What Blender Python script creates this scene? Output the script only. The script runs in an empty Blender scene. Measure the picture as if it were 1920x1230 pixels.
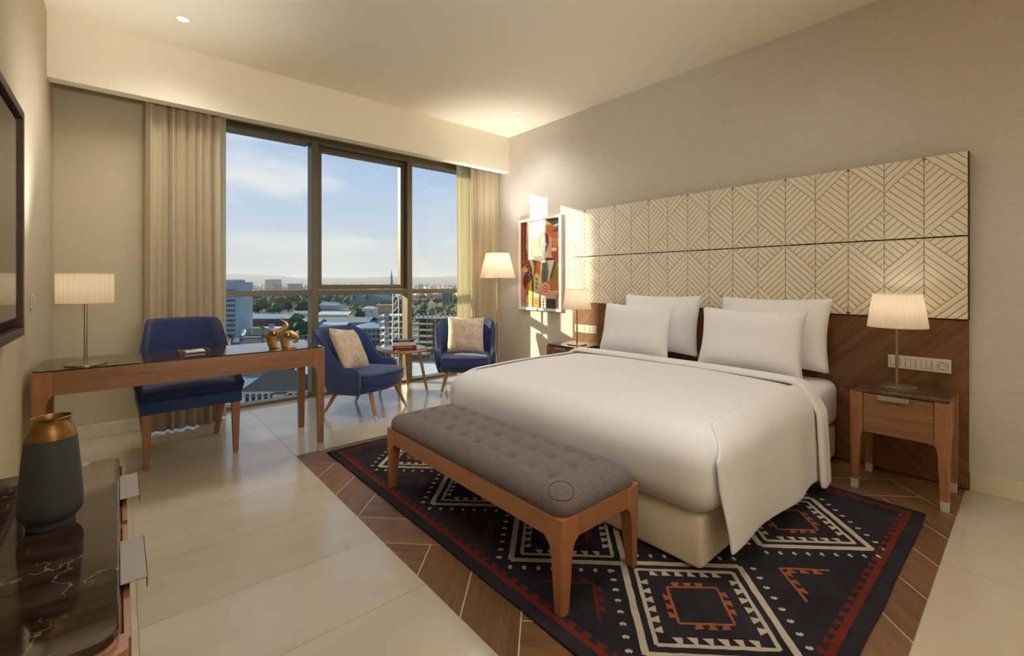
import bpy, bmesh, math, random
import numpy as np
from mathutils import Vector, Matrix, noise

random.seed(7)
SC = bpy.context.scene
C = SC.collection
PI = math.pi

# ------------------------------------------------------------------ camera
F_PX, YAW, HY, EYE = 851.39, 0.713026, 529.4, 1.2
cam_d = bpy.data.cameras.new('camera')
cam_d.sensor_width = 36.0
cam_d.lens = 36.0 * F_PX / 1920.0
cam_d.shift_y = -(615.0 - HY) / 1920.0
cam_d.clip_start, cam_d.clip_end = 0.05, 30000
cam = bpy.data.objects.new('camera', cam_d)
cam.location = (0, 0, EYE)
cam.rotation_euler = (PI / 2, 0, -YAW)
C.objects.link(cam)
SC.camera = cam
# ------------------------------------------------------------------ world, sun, exposure
SKY_STRENGTH = 0.88
SUN_STRENGTH = 9.0
SUN_DIR = Vector((0.77, -1.0, -0.34))
LAMP_GAIN = 1.0
DOWNLIGHT_W = 54.0
FILL_UP_W = 95.0
FILL_AIM_W = 120.0
UPLIGHT_W = 125.0
WARM = (1.0, 0.975, 0.945)

W = bpy.data.worlds.new('sky')
SC.world = W
W.use_nodes = True
wn, wl = W.node_tree.nodes, W.node_tree.links
wn.clear()
def N(nodes, t, **kw):
    n = nodes.new(t)
    for k, v in kw.items():
        if k in n.inputs:
            n.inputs[k].default_value = v
        else:
            setattr(n, k, v)
    return n
def ramp(nodes, stops, interp='LINEAR'):
    r = nodes.new('ShaderNodeValToRGB')
    r.color_ramp.interpolation = interp
    e = r.color_ramp.elements
    while len(e) > 1:
        e.remove(e[-1])
    e[0].position, e[0].color = stops[0][0], (*stops[0][1], 1) if len(stops[0][1]) == 3 else stops[0][1]
    for p, c in stops[1:]:
        x = e.new(p)
        x.color = (*c, 1) if len(c) == 3 else c
    return r
def srgb(r, g, b):
    f = lambda c: (c / 255 / 12.92) if c / 255 <= 0.04045 else ((c / 255 + 0.055) / 1.055) ** 2.4
    return (f(r), f(g), f(b))
tc = wn.new('ShaderNodeTexCoord')
sep = wn.new('ShaderNodeSeparateXYZ')
wl.new(tc.outputs['Generated'], sep.inputs[0])
grad = ramp(wn, [(0.0, srgb(205, 210, 214)), (0.03, srgb(212, 216, 219)), (0.10, srgb(203, 217, 231)), (0.22, srgb(182, 206, 236)), (0.36, srgb(160, 191, 232)), (0.7, srgb(120, 160, 215)), (1.0, srgb(95, 140, 205))])
wl.new(sep.outputs['Z'], grad.inputs[0])
mp = N(wn, 'ShaderNodeMapping')
mp.inputs['Scale'].default_value = (1.6, 1.6, 6.5)
mp.inputs['Location'].default_value = (0.35, 0.9, 0.15)
wl.new(tc.outputs['Generated'], mp.inputs[0])
cn = N(wn, 'ShaderNodeTexNoise', Scale=1.7, Detail=9.0, Roughness=0.55, Distortion=0.3)
wl.new(mp.outputs[0], cn.inputs['Vector'])
cr = ramp(wn, [(0.50, (0, 0, 0)), (0.72, (0.75, 0.75, 0.75))], 'EASE')
wl.new(cn.outputs['Fac'], cr.inputs[0])
band = ramp(wn, [(0.0, (0.25, 0.25, 0.25)), (0.10, (1, 1, 1)), (0.24, (0.85, 0.85, 0.85)), (0.34, (0.25, 0.25, 0.25)), (0.8, (0.3, 0.3, 0.3))])
wl.new(sep.outputs['Z'], band.inputs[0])
cm = N(wn, 'ShaderNodeMath', operation='MULTIPLY')
wl.new(cr.outputs[0], cm.inputs[0]); wl.new(band.outputs[0], cm.inputs[1])
mixc = N(wn, 'ShaderNodeMix', data_type='RGBA')
wl.new(cm.outputs[0], mixc.inputs['Factor'])
wl.new(grad.outputs[0], mixc.inputs[6])
mixc.inputs[7].default_value = (*srgb(252, 248, 240), 1)
bg = N(wn, 'ShaderNodeBackground', Strength=SKY_STRENGTH)
wl.new(mixc.outputs[2], bg.inputs[0])
wo = wn.new('ShaderNodeOutputWorld')
wl.new(bg.outputs[0], wo.inputs[0])

sun_d = bpy.data.lights.new('sun', 'SUN')
sun_d.energy = SUN_STRENGTH
sun_d.color = (1.0, 0.86, 0.58)
sun_d.angle = math.radians(0.8)
sun = bpy.data.objects.new('sun', sun_d)
sun.rotation_euler = SUN_DIR.to_track_quat('-Z', 'Y').to_euler()
sun.location = (-20, 30, 12)
C.objects.link(sun)

SC.view_settings.view_transform = 'Standard'
SC.view_settings.look = 'None'
SC.view_settings.exposure = 0.2
SC.view_settings.gamma = 1.0
SC.view_settings.use_curve_mapping = False
SC.cycles.use_denoising = True
SC.cycles.max_bounces = 9
SC.cycles.diffuse_bounces = 6
SC.cycles.glossy_bounces = 4
SC.cycles.transparent_max_bounces = 12
SC.cycles.sample_clamp_indirect = 6.0
SC.cycles.caustics_reflective = False
SC.cycles.caustics_refractive = False

# ================================================================== materials
MATS = {}
def newmat(name):
    m = bpy.data.materials.new(name)
    m.use_nodes = True
    nt = m.node_tree
    b = nt.nodes['Principled BSDF']
    MATS[name] = m
    return m, nt.nodes, nt.links, b
def plain(name, col, rough=0.6, metal=0.0, spec=0.5, var=0.0, vscale=8.0, bump=0.0, bscale=200.0, coat=0.0):
    m, n, l, b = newmat(name)
    b.inputs['Base Color'].default_value = (*col, 1)
    b.inputs['Roughness'].default_value = rough
    b.inputs['Metallic'].default_value = metal
    b.inputs['Specular IOR Level'].default_value = spec
    b.inputs['Coat Weight'].default_value = coat
    t = n.new('ShaderNodeTexCoord')
    if var > 0:
        nz = N(n, 'ShaderNodeTexNoise', Scale=vscale, Detail=6.0, Roughness=0.6)
        l.new(t.outputs['Object'], nz.inputs['Vector'])
        r = ramp(n, [(0.3, tuple(c * (1 - var) for c in col)), (0.7, tuple(min(1, c * (1 + var)) for c in col))])
        l.new(nz.outputs['Fac'], r.inputs[0])
        l.new(r.outputs[0], b.inputs['Base Color'])
    if bump > 0:
        nb = N(n, 'ShaderNodeTexNoise', Scale=bscale, Detail=3.0)
        l.new(t.outputs['Object'], nb.inputs['Vector'])
        bp = N(n, 'ShaderNodeBump', Strength=bump, Distance=0.002)
        l.new(nb.outputs['Fac'], bp.inputs['Height'])
        l.new(bp.outputs[0], b.inputs['Normal'])
    return m
def wood(name, dark, light, axis='X', rough=0.4, scale=9.0, stretch=14.0, rot=(0, 0, 0), coat=0.1):
    m, n, l, b = newmat(name)
    t = n.new('ShaderNodeTexCoord')
    oi = n.new('ShaderNodeObjectInfo')
    r0 = N(n, 'ShaderNodeMapping')
    r0.inputs['Rotation'].default_value = rot
    l.new(t.outputs['Object'], r0.inputs[0])
    mp = N(n, 'ShaderNodeMapping')
    s = [scale] * 3
    s['XYZ'.index(axis)] = scale / stretch
    mp.inputs['Scale'].default_value = s
    l.new(r0.outputs[0], mp.inputs[0])
    mul = N(n, 'ShaderNodeMath', operation='MULTIPLY')
    mul.inputs[1].default_value = 37.0
    l.new(oi.outputs['Random'], mul.inputs[0])
    nz = N(n, 'ShaderNodeTexNoise', noise_dimensions='4D', Scale=2.6, Detail=7.0, Roughness=0.62, Distortion=0.25)
    l.new(mp.outputs[0], nz.inputs['Vector']); l.new(mul.outputs[0], nz.inputs['W'])
    nf = N(n, 'ShaderNodeTexNoise', noise_dimensions='4D', Scale=16.0, Detail=4.0, Roughness=0.6)
    l.new(mp.outputs[0], nf.inputs['Vector']); l.new(mul.outputs[0], nf.inputs['W'])
    mx = N(n, 'ShaderNodeMix', data_type='FLOAT')
    mx.inputs['Factor'].default_value = 0.35
    l.new(nz.outputs['Fac'], mx.inputs[2]); l.new(nf.outputs['Fac'], mx.inputs[3])
    mid = tuple((a + c) / 2 for a, c in zip(dark, light))
    r = ramp(n, [(0.33, dark), (0.5, mid), (0.68, light)])
    l.new(mx.outputs[0], r.inputs[0])
    hv = N(n, 'ShaderNodeHueSaturation')
    vr = N(n, 'ShaderNodeMapRange')
    vr.inputs['To Min'].default_value = 0.86; vr.inputs['To Max'].default_value = 1.14
    l.new(oi.outputs['Random'], vr.inputs[0]); l.new(vr.outputs[0], hv.inputs['Value'])
    l.new(r.outputs[0], hv.inputs['Color'])
    l.new(hv.outputs[0], b.inputs['Base Color'])
    b.inputs['Roughness'].default_value = rough
    b.inputs['Coat Weight'].default_value = coat
    b.inputs['Coat Roughness'].default_value = 0.25
    bp = N(n, 'ShaderNodeBump', Strength=0.12, Distance=0.001)
    l.new(nf.outputs['Fac'], bp.inputs['Height']); l.new(bp.outputs[0], b.inputs['Normal'])
    return m
def fabric(name, col, rough=0.9, scale=420.0, var=0.12, bump=0.25, sheen=0.2):
    m, n, l, b = newmat(name)
    t = n.new('ShaderNodeTexCoord')
    outs = []
    for rx in ((1, 6, 6), (6, 1, 6)):
        mp = N(n, 'ShaderNodeMapping')
        mp.inputs['Scale'].default_value = tuple(x * scale / 6 for x in rx)
        l.new(t.outputs['Object'], mp.inputs[0])
        nz = N(n, 'ShaderNodeTexNoise', Scale=1.0, Detail=2.0)
        l.new(mp.outputs[0], nz.inputs['Vector'])
        outs.append(nz)
    ad = N(n, 'ShaderNodeMath', operation='ADD')
    l.new(outs[0].outputs['Fac'], ad.inputs[0]); l.new(outs[1].outputs['Fac'], ad.inputs[1])
    r = ramp(n, [(0.7, tuple(c * (1 - var) for c in col)), (1.0, col), (1.0, tuple(min(1, c * (1 + var)) for c in col))])
    hlf = N(n, 'ShaderNodeMath', operation='MULTIPLY')
    hlf.inputs[1].default_value = 0.9
    l.new(ad.outputs[0], hlf.inputs[0]); l.new(hlf.outputs[0], r.inputs[0])
    l.new(r.outputs[0], b.inputs['Base Color'])
    b.inputs['Roughness'].default_value = rough
    b.inputs['Specular IOR Level'].default_value = 0.2
    b.inputs['Sheen Weight'].default_value = sheen
    bp = N(n, 'ShaderNodeBump', Strength=bump, Distance=0.0008)
    l.new(ad.outputs[0], bp.inputs['Height']); l.new(bp.outputs[0], b.inputs['Normal'])
    return m
def marble(name, base, mid, vein, scale=3.0, rough=0.06):
    m, n, l, b = newmat(name)
    t = n.new('ShaderNodeTexCoord')
    nz = N(n, 'ShaderNodeTexNoise', Scale=scale * 1.4, Detail=9.0, Roughness=0.65, Distortion=0.6)
    mp = N(n, 'ShaderNodeMapping')
    mp.inputs['Scale'].default_value = (1.0, 2.6, 1.0)
    mp.inputs['Rotation'].default_value = (0, 0, 0.35)
    l.new(t.outputs['Object'], mp.inputs[0]); l.new(mp.outputs[0], nz.inputs['Vector'])
    r = ramp(n, [(0.35, base), (0.55, mid), (0.75, tuple(c * 1.5 for c in mid))])
    l.new(nz.outputs['Fac'], r.inputs[0])
    nd = N(n, 'ShaderNodeTexNoise', Scale=scale, Detail=5.0, Roughness=0.6)
    l.new(t.outputs['Object'], nd.inputs['Vector'])
    mxv = N(n, 'ShaderNodeMix', data_type='RGBA')
    mxv.inputs['Factor'].default_value = 0.22
    l.new(t.outputs['Object'], mxv.inputs[6]); l.new(nd.outputs['Color'], mxv.inputs[7])
    vo = N(n, 'ShaderNodeTexVoronoi', feature='DISTANCE_TO_EDGE', Scale=scale * 1.3)
    l.new(mxv.outputs[2], vo.inputs['Vector'])
    vr = ramp(n, [(0.0, (.9, .9, .9)), (0.004, (0.5, 0.5, 0.5)), (0.011, (0, 0, 0))])
    l.new(vo.outputs['Distance'], vr.inputs[0])
    nm = N(n, 'ShaderNodeTexNoise', Scale=scale * 2.2, Detail=3.0)
    l.new(t.outputs['Object'], nm.inputs['Vector'])
    nr = ramp(n, [(0.48, (0, 0, 0)), (0.66, (1, 1, 1))])
    l.new(nm.outputs['Fac'], nr.inputs[0])
    mu = N(n, 'ShaderNodeMath', operation='MULTIPLY')
    l.new(vr.outputs[0], mu.inputs[0]); l.new(nr.outputs[0], mu.inputs[1])
    mix = N(n, 'ShaderNodeMix', data_type='RGBA')
    l.new(mu.outputs[0], mix.inputs['Factor']); l.new(r.outputs[0], mix.inputs[6])
    mix.inputs[7].default_value = (*vein, 1)
    l.new(mix.outputs[2], b.inputs['Base Color'])
    b.inputs['Roughness'].default_value = rough
    b.inputs['Specular IOR Level'].default_value = 0.6
    return m

WALL_L = plain('wall_paint', srgb(200, 187, 156), 0.85, var=0.015, vscale=2.0, bump=0.05, bscale=90)
CEIL = plain('ceiling_paint', srgb(240, 231, 209), 0.9)
TRIM = plain('trim_paint', srgb(222, 212, 184), 0.55)
def wallpaper():
    m, n, l, b = newmat('grasscloth_wallpaper')
    t = n.new('ShaderNodeTexCoord')
    mp = N(n, 'ShaderNodeMapping'); mp.inputs['Scale'].default_value = (8, 8, 260)
    l.new(t.outputs['Object'], mp.inputs[0])
    nz = N(n, 'ShaderNodeTexNoise', Scale=1.0, Detail=5.0, Roughness=0.7)
    l.new(mp.outputs[0], nz.inputs['Vector'])
    r = ramp(n, [(0.3, srgb(202, 192, 178)), (0.5, srgb(212, 203, 190)), (0.72, srgb(220, 212, 200))])
    l.new(nz.outputs['Fac'], r.inputs[0]); l.new(r.outputs[0], b.inputs['Base Color'])
    b.inputs['Roughness'].default_value = 0.8
    b.inputs['Specular IOR Level'].default_value = 0.25
    bp = N(n, 'ShaderNodeBump', Strength=0.15, Distance=0.001)
    l.new(nz.outputs['Fac'], bp.inputs['Height']); l.new(bp.outputs[0], b.inputs['Normal'])
    return m
WALLP = wallpaper()
def tilemat():
    m, n, l, b = newmat('stone_tile')
    t = n.new('ShaderNodeTexCoord'); oi = n.new('ShaderNodeObjectInfo')
    mul = N(n, 'ShaderNodeMath', operation='MULTIPLY'); mul.inputs[1].default_value = 53.0
    l.new(oi.outputs['Random'], mul.inputs[0])
    mp = N(n, 'ShaderNodeMapping'); mp.inputs['Scale'].default_value = (1.0, 2.2, 1)
    mp.inputs['Rotation'].default_value = (0, 0, 0.25)
    l.new(t.outputs['Object'], mp.inputs[0])
    nz = N(n, 'ShaderNodeTexNoise', noise_dimensions='4D', Scale=2.4, Detail=10.0, Roughness=0.58, Distortion=0.0)
    l.new(mp.outputs[0], nz.inputs['Vector']); l.new(mul.outputs[0], nz.inputs['W'])
    r = ramp(n, [(0.25, srgb(190, 178, 155)), (0.5, srgb(198, 187, 165)), (0.75, srgb(205, 195, 174))])
    l.new(nz.outputs['Fac'], r.inputs[0])
    hv = N(n, 'ShaderNodeHueSaturation')
    vr = N(n, 'ShaderNodeMapRange'); vr.inputs['To Min'].default_value = 0.95; vr.inputs['To Max'].default_value = 1.04
    l.new(oi.outputs['Random'], vr.inputs[0]); l.new(vr.outputs[0], hv.inputs['Value'])
    l.new(r.outputs[0], hv.inputs['Color']); l.new(hv.outputs[0], b.inputs['Base Color'])
    rr = N(n, 'ShaderNodeMapRange'); rr.inputs['To Min'].default_value = 0.16; rr.inputs['To Max'].default_value = 0.22
    l.new(nz.outputs['Fac'], rr.inputs[0]); l.new(rr.outputs[0], b.inputs['Roughness'])
    b.inputs['Specular IOR Level'].default_value = 0.8
    return m
TILE = tilemat()
GROUT = plain('grout', srgb(192, 180, 152), 0.9)
GROUT_W = plain('plank_grout', srgb(214, 190, 158), 0.9)
PLANK = wood('plank_wood', srgb(96, 66, 42), srgb(142, 104, 70), 'X', 0.42, 7.0, 9.0)
WALNUT = wood('furniture_wood_x', srgb(122, 80, 50), srgb(172, 122, 80), 'X', 0.36, 9.0, 16.0, coat=0.2)
WALNUT_Y = wood('furniture_wood_y', srgb(122, 80, 50), srgb(172, 122, 80), 'Y', 0.36, 9.0, 16.0, coat=0.2)
LEGWOOD = wood('leg_wood', srgb(134, 88, 56), srgb(172, 120, 80), 'Z', 0.36, 8.0, 12.0, coat=0.2)
BENCHWOOD = wood('bench_wood', srgb(148, 96, 60), srgb(180, 124, 82), 'Y', 0.4, 8.0, 14.0)
BENCHLEG = wood('bench_leg_wood', srgb(148, 94, 60), srgb(178, 120, 80), 'Z', 0.4, 8.0, 14.0)
OAKLEG = wood('turned_leg_wood', srgb(150, 104, 62), srgb(186, 136, 86), 'Z', 0.36, 8.0, 12.0)
VENEER_A = wood('veneer_rising', srgb(86, 53, 32), srgb(146, 98, 62), 'Y', 0.36, 8.0, 18.0, rot=(PI / 4, 0, 0))
VENEER_B = wood('veneer_falling', srgb(86, 53, 32), srgb(146, 98, 62), 'Y', 0.36, 8.0, 18.0, rot=(-PI / 4, 0, 0))
FRAMEWOOD = wood('television_frame_wood', srgb(66, 42, 30), srgb(96, 64, 46), 'Y', 0.45, 8.0, 14.0)
MARBLE = marble('dark_marble', srgb(24, 17, 13), srgb(62, 45, 33), srgb(168, 142, 110), 4.5)
MARBLE_B = marble('brown_marble', srgb(52, 34, 27), srgb(88, 62, 50), srgb(200, 180, 150), 9.0, 0.12)
STEEL = plain('brushed_steel', srgb(190, 184, 172), 0.32, 1.0)
STEEL_S = plain('satin_tab', srgb(186, 180, 170), 0.38, 0.8)
STEEL_C = plain('dull_steel', srgb(150, 143, 132), 0.45, 0.5)
NICKEL = plain('satin_nickel', srgb(172, 158, 132), 0.34, 1.0)
CAP = plain('polished_cap', srgb(216, 214, 208), 0.35, 0.45)
WHITE_P = plain('white_plastic', srgb(232, 228, 218), 0.4)
PLATE = plain('champagne_plate', srgb(222, 214, 194), 0.36, 0.1)
BLACK = plain('black_plastic', srgb(18, 18, 18), 0.5)
SEAM = plain('dark_seam', srgb(40, 38, 38), 0.9)
HEADBOARD = fabric('headboard_fabric', srgb(238, 227, 204), 0.8, 500, 0.06, 0.2)
STITCH = plain('brown_stitch', srgb(84, 60, 36), 0.9)
NAVY = fabric('navy_fabric', srgb(50, 68, 114), 0.85, 520, 0.22, 0.3, 0.25)
NAVY_D = fabric('navy_fabric_dark', srgb(42, 54, 96), 0.85, 520, 0.2, 0.3, 0.25)
PIPING = plain('navy_piping', srgb(26, 32, 66), 0.8)
GREYF = fabric('grey_wool', srgb(118, 108, 105), 0.95, 380, 0.22, 0.4, 0.1)
CREAM = fabric('cream_linen', srgb(238, 226, 200), 0.9, 480, 0.06, 0.2)
LINEN = plain('white_linen', srgb(236, 235, 238), 0.85, spec=0.2, bump=0.04, bscale=40)
LINEN_P = plain('white_pillow_cotton', srgb(244, 243, 246), 0.85, spec=0.2, bump=0.05, bscale=30)
SHEET = plain('white_sheet', srgb(240, 237, 238), 0.85, spec=0.2)
CURT = fabric('beige_curtain', srgb(198, 182, 150), 0.9, 300, 0.06, 0.15)
def velvet():
    m, n, l, b = newmat('crushed_velvet')
    t = n.new('ShaderNodeTexCoord')
    nz = N(n, 'ShaderNodeTexNoise', Scale=16.0, Detail=6.0, Roughness=0.7, Distortion=1.2)
    l.new(t.outputs['Object'], nz.inputs['Vector'])
    r = ramp(n, [(0.3, srgb(166, 142, 118)), (0.5, srgb(196, 174, 148)), (0.7, srgb(222, 206, 184))])
    l.new(nz.outputs['Fac'], r.inputs[0]); l.new(r.outputs[0], b.inputs['Base Color'])
    b.inputs['Roughness'].default_value = 0.6
    b.inputs['Sheen Weight'].default_value = 0.5
    bp = N(n, 'ShaderNodeBump', Strength=0.3, Distance=0.004)
    l.new(nz.outputs['Fac'], bp.inputs['Height']); l.new(bp.outputs[0], b.inputs['Normal'])
    return m
VELVET = velvet()
def sheer():
    m, n, l, b = newmat('sheer_voile')
    n.remove(b)
    d = N(n, 'ShaderNodeBsdfDiffuse'); d.inputs[0].default_value = (*srgb(240, 236, 214), 1)
    tl = N(n, 'ShaderNodeBsdfTranslucent'); tl.inputs[0].default_value = (*srgb(240, 236, 214), 1)
    tr = N(n, 'ShaderNodeBsdfTransparent')
    a = N(n, 'ShaderNodeMixShader'); a.inputs[0].default_value = 0.5
    l.new(d.outputs[0], a.inputs[1]); l.new(tl.outputs[0], a.inputs[2])
    c = N(n, 'ShaderNodeMixShader'); c.inputs[0].default_value = 0.78
    l.new(tr.outputs[0], c.inputs[1]); l.new(a.outputs[0], c.inputs[2])
    l.new(c.outputs[0], n['Material Output'].inputs[0])
    return m
SHEER = sheer()
def shade():
    m, n, l, b = newmat('pleated_shade')
    n.remove(b)
    d = N(n, 'ShaderNodeBsdfDiffuse'); d.inputs[0].default_value = (*srgb(240, 228, 210), 1)
    tl = N(n, 'ShaderNodeBsdfTranslucent'); tl.inputs[0].default_value = (*srgb(250, 228, 196), 1)
    a = N(n, 'ShaderNodeMixShader'); a.inputs[0].default_value = 0.45
    l.new(d.outputs[0], a.inputs[1]); l.new(tl.outputs[0], a.inputs[2])
    l.new(a.outputs[0], n['Material Output'].inputs[0])
    return m
SHADE = shade()
def glass(name, tint, refl=0.9):
    m, n, l, b = newmat(name)
    n.remove(b)
    tr = N(n, 'ShaderNodeBsdfTransparent'); tr.inputs[0].default_value = (*tint, 1)
    g = N(n, 'ShaderNodeBsdfGlossy'); g.inputs['Roughness'].default_value = 0.0
    fr = N(n, 'ShaderNodeFresnel'); fr.inputs[0].default_value = 1.45
    mu = N(n, 'ShaderNodeMath', operation='MULTIPLY'); mu.inputs[1].default_value = refl
    l.new(fr.outputs[0], mu.inputs[0])
    x = N(n, 'ShaderNodeMixShader')
    l.new(mu.outputs[0], x.inputs[0]); l.new(tr.outputs[0], x.inputs[1]); l.new(g.outputs[0], x.inputs[2])
    l.new(x.outputs[0], n['Material Output'].inputs[0])
    return m
GLASS = glass('window_glass', (0.97, 0.985, 0.98), 0.5)
ALU = plain('window_aluminium', srgb(112, 101, 80), 0.4, 0.25)
SCREEN = plain('television_screen', srgb(14, 14, 15), 0.08, spec=0.6)
VASE_M = plain('charcoal_ceramic', srgb(62, 62, 64), 0.55, var=0.06)
BRONZE = plain('bronze_glaze', srgb(150, 112, 66), 0.3, 0.85, var=0.25, vscale=25)
GOLD = plain('antique_gold', srgb(160, 126, 70), 0.28, 0.95, var=0.28, vscale=30)
GOLD_D = plain('dark_gold', srgb(84, 54, 24), 0.5, 0.6)
PAPER = plain('paper', srgb(236, 232, 224), 0.8)
def emit(name, col, s):
    m, n, l, b = newmat(name)
    b.inputs['Base Color'].default_value = (*col, 1)
    b.inputs['Emission Color'].default_value = (*col, 1)
    b.inputs['Emission Strength'].default_value = s
    return m
BULB = emit('lamp_glow', (1.0, 0.85, 0.62), 1.6)
BULB_W = emit('lamp_glow_bright', (1.0, 0.9, 0.72), 3.0)

# ================================================================== geometry helpers
class G:
    def __init__(s):
        s.v, s.f = [], []
    def add(s, vs, fs, M=None):
        o = len(s.v)
        s.v += [tuple(M @ Vector(p)) if M else tuple(p) for p in vs]
        s.f += [tuple(i + o for i in f) for f in fs]
        return s
    def box(s, a, b, M=None):
        x0, y0, z0 = a; x1, y1, z1 = b
        return s.add([(x0, y0, z0), (x1, y0, z0), (x1, y1, z0), (x0, y1, z0), (x0, y0, z1), (x1, y0, z1), (x1, y1, z1), (x0, y1, z1)],
                     [(0, 3, 2, 1), (4, 5, 6, 7), (0, 1, 5, 4), (1, 2, 6, 5), (2, 3, 7, 6), (3, 0, 4, 7)], M)
    def loft(s, rings, cap0=True, cap1=True, closed=True, M=None):
        n = len(rings[0]); vs = [p for r in rings for p in r]; fs = []
        for i in range(len(rings) - 1):
            for j in range(n if closed else n - 1):
                k = (j + 1) % n
                fs.append((i * n + j, i * n + k, (i + 1) * n + k, (i + 1) * n + j))
        if cap0: fs.append(tuple(range(n - 1, -1, -1)))
        if cap1: fs.append(tuple((len(rings) - 1) * n + j for j in range(n)))
        return s.add(vs, fs, M)
    def lathe(s, prof, n=32, M=None, cap0=True, cap1=True, rad=None):
        rings = []
        for r, z in prof:
            rings.append([(r * (rad(j, n) if rad else 1) * math.cos(2 * PI * j / n), r * (rad(j, n) if rad else 1) * math.sin(2 * PI * j / n), z) for j in range(n)])
        return s.loft(rings, cap0, cap1, True, M)
    def cyl(s, p, q, r0, r1=None, n=12, M=None):
        r1 = r0 if r1 is None else r1
        p, q = Vector(p), Vector(q); d = (q - p).normalized()
        u = d.orthogonal().normalized(); w = d.cross(u)
        rings = [[tuple(c + (u * math.cos(2 * PI * j / n) + w * math.sin(2 * PI * j / n)) * r) for j in range(n)] for c, r in ((p, r0), (q, r1))]
        return s.loft(rings, True, True, True, M)
    def tube(s, pts, r, n=8, closed=False, M=None):
        pts = [Vector(p) for p in pts]; rings = []; m = len(pts)
        rr = r if isinstance(r, (list, tuple)) else [r] * m
        u = None
        for i in range(m):
            a = pts[(i - 1) % m] if (closed or i > 0) else pts[i]
            b = pts[(i + 1) % m] if (closed or i < m - 1) else pts[i]
            d = (b - a).normalized()
            if u is None: u = d.orthogonal().normalized()
            u = (u - d * u.dot(d)).normalized(); w = d.cross(u)
            rings.append([tuple(pts[i] + (u * math.cos(2 * PI * j / n) + w * math.sin(2 * PI * j / n)) * rr[i]) for j in range(n)])
        if closed: rings.append(rings[0])
        return s.loft(rings, not closed, not closed, True, M)
    def prism(s, poly, z0, z1, M=None):
        return s.loft([[(x, y, z0) for x, y in poly], [(x, y, z1) for x, y in poly]], M=M)
    def grid(s, P, M=None, wrap=False):
        h, w = len(P), len(P[0])
        fs = [(i * w + j, i * w + (j + 1) % w, (i + 1) * w + (j + 1) % w, (i + 1) * w + j) for i in range(h - 1) for j in range(w if wrap else w - 1)]
        return s.add([p for r in P for p in r], fs, M)
    def mesh(s, name, mat, smooth=True, fix=True, weld=False):
        me = bpy.data.meshes.new(name)
        me.from_pydata(s.v, [], s.f)
        if fix or weld:
            bm = bmesh.new(); bm.from_mesh(me)
            if weld: bmesh.ops.remove_doubles(bm, verts=bm.verts, dist=1e-5)
            bmesh.ops.recalc_face_normals(bm, faces=bm.faces)
            bm.to_mesh(me); bm.free()
        if mat:
            for m in (mat if isinstance(mat, (list, tuple)) else [mat]): me.materials.append(m)
        if smooth:
            me.polygons.foreach_set('use_smooth', [True] * len(me.polygons))
        return me
    def obj(s, name, mat, parent=None, smooth=True, loc=(0, 0, 0), rot=(0, 0, 0), bevel=0.0, seg=2, fix=True, weld=False, auto=True):
        o = bpy.data.objects.new(name, s.mesh(name, mat, smooth, fix, weld))
        C.objects.link(o); o.location = loc; o.rotation_euler = rot
        if parent: o.parent = parent
        if bevel > 0:
            md = o.modifiers.new('edge', 'BEVEL'); md.width = bevel; md.segments = seg; md.limit_method = 'ANGLE'; md.angle_limit = math.radians(40)
            md.harden_normals = False
        if smooth and auto:
            sharpen(o.data, 38)
        return o
def sharpen(me, deg):
    bm = bmesh.new(); bm.from_mesh(me); t = math.radians(deg)
    for e in bm.edges:
        if len(e.link_faces) == 2 and e.calc_face_angle(0) > t: e.smooth = False
    bm.to_mesh(me); bm.free()
def thing(name, label, cat, loc=(0, 0, 0), rz=0, group=None):
    o = bpy.data.objects.new(name, None); o.empty_display_size = 0.1
    C.objects.link(o); o.location = loc; o.rotation_euler = (0, 0, rz)
    return tag(o, label, cat, group)
def tag(o, label, cat, group=None, kind=None):
    o['label'] = label; o['category'] = cat
    if group: o['group'] = group
    if kind: o['kind'] = kind
    return o
def struct(o, label=None):
    o['kind'] = 'structure'
    if label: o['label'] = label; o['category'] = o.name.split('_')[0]
    return o
def lnk(me, name, parent=None, loc=(0, 0, 0), rot=(0, 0, 0), scale=None):
    o = bpy.data.objects.new(name, me); C.objects.link(o); o.location = loc; o.rotation_euler = rot
    if scale: o.scale = scale
    if parent: o.parent = parent
    return o
def dup(root, loc, rz, label, group=None):
    r = root.copy(); C.objects.link(r); r.location = loc; r.rotation_euler = (0, 0, rz); r['label'] = label
    if group: r['group'] = group
    for ch in list(root.children):
        c = ch.copy(); C.objects.link(c); c.parent = r
        for g in list(ch.children):
            d = g.copy(); C.objects.link(d); d.parent = c
    return r
def rbox(a, b, r, n=(8, 8, 6), rs=4):
    """rounded box as a G; edges rounded with radius r"""
    a, b = Vector(a), Vector(b); r = min(r, *( (b[i] - a[i]) / 2 - 1e-4 for i in range(3)))
    def axis(lo, hi, k):
        t = [lo + r * (1 - math.cos(PI / 2 * i / rs)) for i in range(rs)]
        t += [lo + r + (hi - lo - 2 * r) * i / k for i in range(k + 1)]
        t += [hi - r * (1 - math.cos(PI / 2 * (rs - 1 - i) / rs)) for i in range(rs)]
        return t
    ax = [axis(a[i], b[i], n[i]) for i in range(3)]
    lo, hi = a + Vector((r, r, r)), b - Vector((r, r, r))
    def prj(p):
        c = Vector(tuple(min(max(p[i], lo[i]), hi[i]) for i in range(3))); d = Vector(p) - c
        return tuple(c + d.normalized() * r) if d.length > 1e-9 else tuple(p)
    g = G()
    for u, v, w in ((0, 1, 2), (1, 2, 0), (2, 0, 1)):
        for val in (a[w], b[w]):
            P = []
            for i in ax[u]:
                row = []
                for j in ax[v]:
                    p = [0, 0, 0]; p[u], p[v], p[w] = i, j, val
                    row.append(prj(p))
                P.append(row)
            g.grid(P)
    return g
def deform(g, fn):
    g.v = [tuple(fn(*p)) for p in g.v]; return g
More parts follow.
